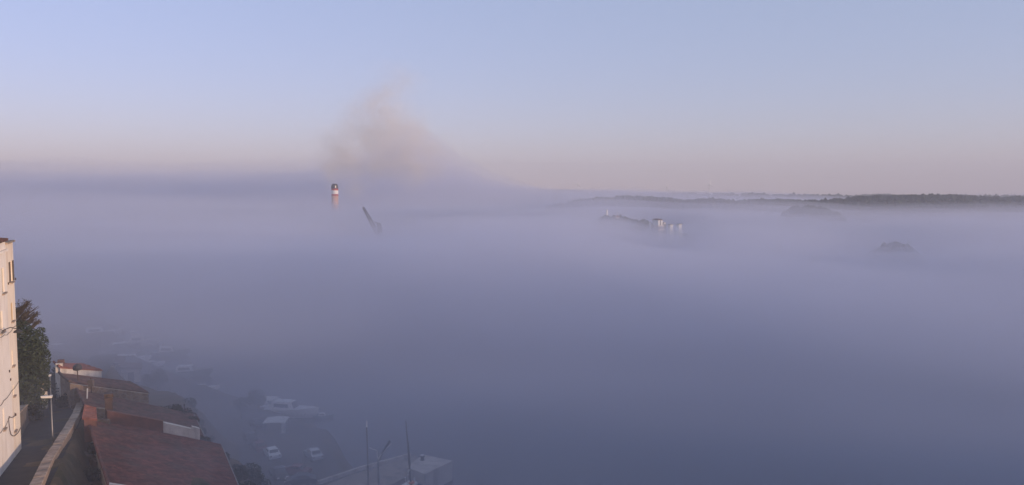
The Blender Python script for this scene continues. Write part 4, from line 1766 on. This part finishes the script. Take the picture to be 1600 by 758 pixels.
blk(q, 1034.05, 352.02, 1038.5, 383, 6, .3)
q.build('gable_wing', M['whitewash'], root)
for px in (1023, 1027, 1031, 1036):
    for py in (354.5, 361):
        q = MB()
        blk(q, px - .9, py, px + .9, py + 3.4, .12, -.05 if px < 1034 else .25)
        q.build('window', M['glass'], root)
root = thing('lantern_turret', 'small white turret standing left of the villa on the wooded islet', 'turret', Vector((B3(1017.5, 370).x, BD + 4, 2)))
q = MB()
p = B3(1017.7, 356)
q.lathe(Vector((p.x, BD + 4, 0)), [(.9, 2), (.8, B3(0, 352.5).z), (.75, B3(0, 348).z)], 16)
q.build('drum', M['boat_white'], root)
q = MB()
q.lathe(Vector((p.x, BD + 4, B3(0, 348).z)), [(.9, 0), (.7, .3), (.1, .9)], 16)
q.build('cap', M['flue'], root)
for px0, px1, t0, t1, top, lab in ((1040.6, 1049.4, 1042.4, 1048.8, 351, 'left of two tall sunlit white towers rising from the fog beside the villa'),
                                   (1054.4, 1062.8, 1056.0, 1062.2, 350.5, 'right of two tall sunlit white towers rising from the fog beside the villa')):
    root = thing('tower_block', lab, 'tower', Vector((B3((px0 + px1) / 2, 380).x, BD + 3, 1)), 'pair of white towers')
    q = MB()
    blk(q, px0, 361, px1, 384, 3.6, -1)
    q.build('shaft', M['boat_white'], root)
    q = MB()
    blk(q, t0, top, t1, 361 - .02, 2.4, -.4)
    q.build('turret', M['boat_white'], root)
    q = MB()
    blk(q, t0 - .7, top - .8, t1 + .7, top - .02, 2.9, -.9)
    q.build('turret_roof', M['stack_cap'], root)
    for py in (364, 370, 376):
        q = MB()
        blk(q, (px0 + px1) / 2 - .8, py, (px0 + px1) / 2 + .8, py + 2.6, .1, -1.06)
        q.build('window', M['glass'], root)
for o in list(COL.objects):
    if o.parent is None and o.name.split('.')[0] in ('villa', 'tower_block'):
        o.rotation_euler.z = R(34)
# small buildings on the islet crest
ID = 596.0
p = aty(948, 338, ID)
root = thing('watch_tower', 'slim white watch tower on the crest of the wooded islet', 'tower', Vector((p.x, ID, p.z - 6)))
q = MB()
q.lathe(Vector((p.x, ID, p.z - 6)), [(1.0, 0), (.75, 5), (.62, aty(948, 329, ID).z - p.z + 6)], 14)
q.build('shaft', M['boat_white'], root)
q = MB()
q.lathe(Vector((p.x, ID, aty(948, 329, ID).z)), [(.9, 0), (.9, .25), (.3, .8)], 14)
q.build('cap', M['flue'], root)
p = aty(964.5, 341, ID)
root = thing('hut', 'little white hut with a red roof and thin aerial on the islet crest', 'house', Vector((p.x, ID, p.z - 4)))
q = MB()
q.box((p.x, ID, p.z - 1.0), (2.8, 3, 4.4))
q.build('wall', M['whitewash'], root)
q = MB()
q.prism([Vector((p.x - .2, ID - 1.7, p.z + 2.2)), Vector((p.x + .2, ID - 1.7, p.z + 2.2)), Vector((p.x + .2, ID + 1.7, p.z + 2.2)), Vector((p.x - .2, ID + 1.7, p.z + 2.2))],
        [Vector((p.x - 1.7, ID - 1.7, p.z + 1.22)), Vector((p.x + 1.7, ID - 1.7, p.z + 1.22)), Vector((p.x + 1.7, ID + 1.7, p.z + 1.22)), Vector((p.x - 1.7, ID + 1.7, p.z + 1.22))])
q.build('roof', M['tile_red'], root)
q = MB()
q.tube([(p.x, ID + .5, p.z + 1), (p.x, ID + .5, aty(964, 330.5, ID).z)], .22, 6)
q.build('aerial', M['lamp_white'], root)


# wind turbines
def turbine(label, px, hub_y, D, blade, ang):
    h = aty(px, hub_y, D)
    root = thing('wind_turbine', label, 'wind turbine', Vector((h.x, D, 5)), 'wind turbines beyond the ridge')
    q = MB()
    q.lathe(Vector((h.x, D, 5)), [(1.7, 0), (1.4, (h.z - 5) * .5), (1.0, h.z - 6)], 14)
    q.build('tower', M['turbine'], root)
    q = MB()
    q.box((h.x, D, h.z), (2.8, 7, 2.8))
    q.build('nacelle', M['turbine'], root)
    hub = Vector((h.x, D - 4.4, h.z))
    q = MB()
    q.tube([hub + Vector((0, .9, 0)), hub - Vector((0, .6, 0)), hub - Vector((0, 1.4, 0))], [1.4, 1.3, .4], 10)
    hb = q.build('hub', M['turbine'], root)
    for k in range(3):
        a = ang + k * 2 * math.pi / 3
        d = Vector((math.sin(a), 0, math.cos(a)))
        e_ = Vector((d.z, 0, -d.x))
        q = MB()
        vs = []
        for f, wd, th in ((.03, .7, .7), (.2, 1.9, .5), (.6, 1.1, .3), (1, .25, .1)):
            c_ = hub + d * blade * f
            vs += [c_ - e_ * wd * .4 - Vector((0, th, 0)), c_ + e_ * wd, c_ - e_ * wd * .4 + Vector((0, th, 0))]
        fs = [(0, 2, 1), (9, 10, 11)]
        for i in range(3):
            for j in range(3):
                fs.append((i * 3 + j, i * 3 + (j + 1) % 3, i * 3 + 3 + (j + 1) % 3, i * 3 + 3 + j))
        q.add(vs, fs)
        q.build('blade', M['turbine'], hb)
    return root


turbine('rightmost and tallest pale wind turbine above the ridge', 1108.5, 289, 2050, 17, .06)
turbine('middle pale wind turbine above the ridge', 1041.5, 292, 2200, 14, 0.5)
turbine('leftmost faint wind turbine standing alone above the hump', 902.5, 288, 2300, 13, .2)

# ================================================================== smoke
SD = 960.0
sc_ = aty(610, 205, SD)
me = bpy.data.meshes.new('smoke_plume')
import bmesh
bm = bmesh.new()
bmesh.ops.create_icosphere(bm, subdivisions=3, radius=1)
HX, HY, HZ = 125, 62, 105
for v in bm.verts:
    v.co = Vector((v.co.x * HX, v.co.y * HY, v.co.z * HZ))
bm.to_mesh(me)
bm.free()
sm_o = bpy.data.objects.new('smoke_plume', me)
COL.objects.link(sm_o)
sm_o.location = sc_
tag(sm_o, 'brownish smoke plume drifting up from the power station chimney', 'smoke')
m = bpy.data.materials.new('brown_smoke')
m.use_nodes = True
t = m.node_tree
n, L = t.nodes, t.links
n.remove(n['Principled BSDF'])
pv = n.new('ShaderNodeVolumePrincipled')
pv.inputs['Color'].default_value = (.91, .86, .81, 1)
tc = n.new('ShaderNodeTexCoord')
wz = n.new('ShaderNodeTexNoise')
wz.inputs['Scale'].default_value = 1 / 38
wz.inputs['Detail'].default_value = 2
L.new(tc.outputs['Object'], wz.inputs['Vector'])
va = n.new('ShaderNodeVectorMath')
va.operation = 'MULTIPLY_ADD'
va.inputs[1].default_value = (40, 40, 40)
L.new(wz.outputs['Color'], va.inputs[0])
L.new(tc.outputs['Object'], va.inputs[2])
total = None


def blob(px, py, rx, rz, amp):
    global total
    p = aty(px, py, SD) - sc_
    mp = n.new('ShaderNodeMapping')
    mp.vector_type = 'TEXTURE'
    mp.inputs['Location'].default_value = (p.x + 20, p.y + 20, p.z + 20)
    mp.inputs['Scale'].default_value = (rx, 42, rz)
    L.new(va.outputs[0], mp.inputs['Vector'])
    ln = n.new('ShaderNodeVectorMath')
    ln.operation = 'LENGTH'
    L.new(mp.outputs[0], ln.inputs[0])
    mr = n.new('ShaderNodeMapRange')
    mr.interpolation_type = 'SMOOTHSTEP'
    mr.inputs['From Min'].default_value = 1.0
    mr.inputs['From Max'].default_value = 0.0
    mr.inputs['To Min'].default_value = 0
    mr.inputs['To Max'].default_value = amp
    L.new(ln.outputs['Value'], mr.inputs['Value'])
    if total is None:
        total = mr.outputs[0]
    else:
        ad = n.new('ShaderNodeMath')
        ad.operation = 'ADD'
        L.new(total, ad.inputs[0])
        L.new(mr.outputs[0], ad.inputs[1])
        total = ad.outputs[0]


pxm = SD / FPX
blob(523, 242, 38 * pxm, 50 * pxm, 1.1)
blob(560, 215, 50 * pxm, 75 * pxm, .9)
blob(592, 170, 52 * pxm, 55 * pxm, 1.0)
blob(630, 210, 62 * pxm, 75 * pxm, .9)
blob(675, 240, 60 * pxm, 50 * pxm, .6)
blob(622, 130, 55 * pxm, 45 * pxm, .3)
blob(570, 262, 60 * pxm, 40 * pxm, .6)
blob(645, 262, 85 * pxm, 48 * pxm, .7)
blob(524, 266, 15 * pxm, 26 * pxm, .6)
blob(540, 280, 50 * pxm, 40 * pxm, .5)
blob(600, 215, 60 * pxm, 60 * pxm, .5)
nz = n.new('ShaderNodeTexNoise')
nz.inputs['Scale'].default_value = 1 / 26
nz.inputs['Detail'].default_value = 4
L.new(tc.outputs['Object'], nz.inputs['Vector'])
mr = n.new('ShaderNodeMapRange')
mr.inputs['From Min'].default_value = .36
mr.inputs['From Max'].default_value = .66
mr.inputs['To Min'].default_value = .25
mr.inputs['To Max'].default_value = 1.3
L.new(nz.outputs['Fac'], mr.inputs['Value'])
mu = n.new('ShaderNodeMath')
mu.operation = 'MULTIPLY'
L.new(total, mu.inputs[0])
L.new(mr.outputs[0], mu.inputs[1])
m2 = n.new('ShaderNodeMath')
m2.operation = 'MULTIPLY'
m2.inputs[1].default_value = .031
L.new(mu.outputs[0], m2.inputs[0])
L.new(m2.outputs[0], pv.inputs['Density'])
L.new(pv.outputs[0], n['Material Output'].inputs['Volume'])
m.cycles.volume_step_rate = .6
me.materials.append(m)
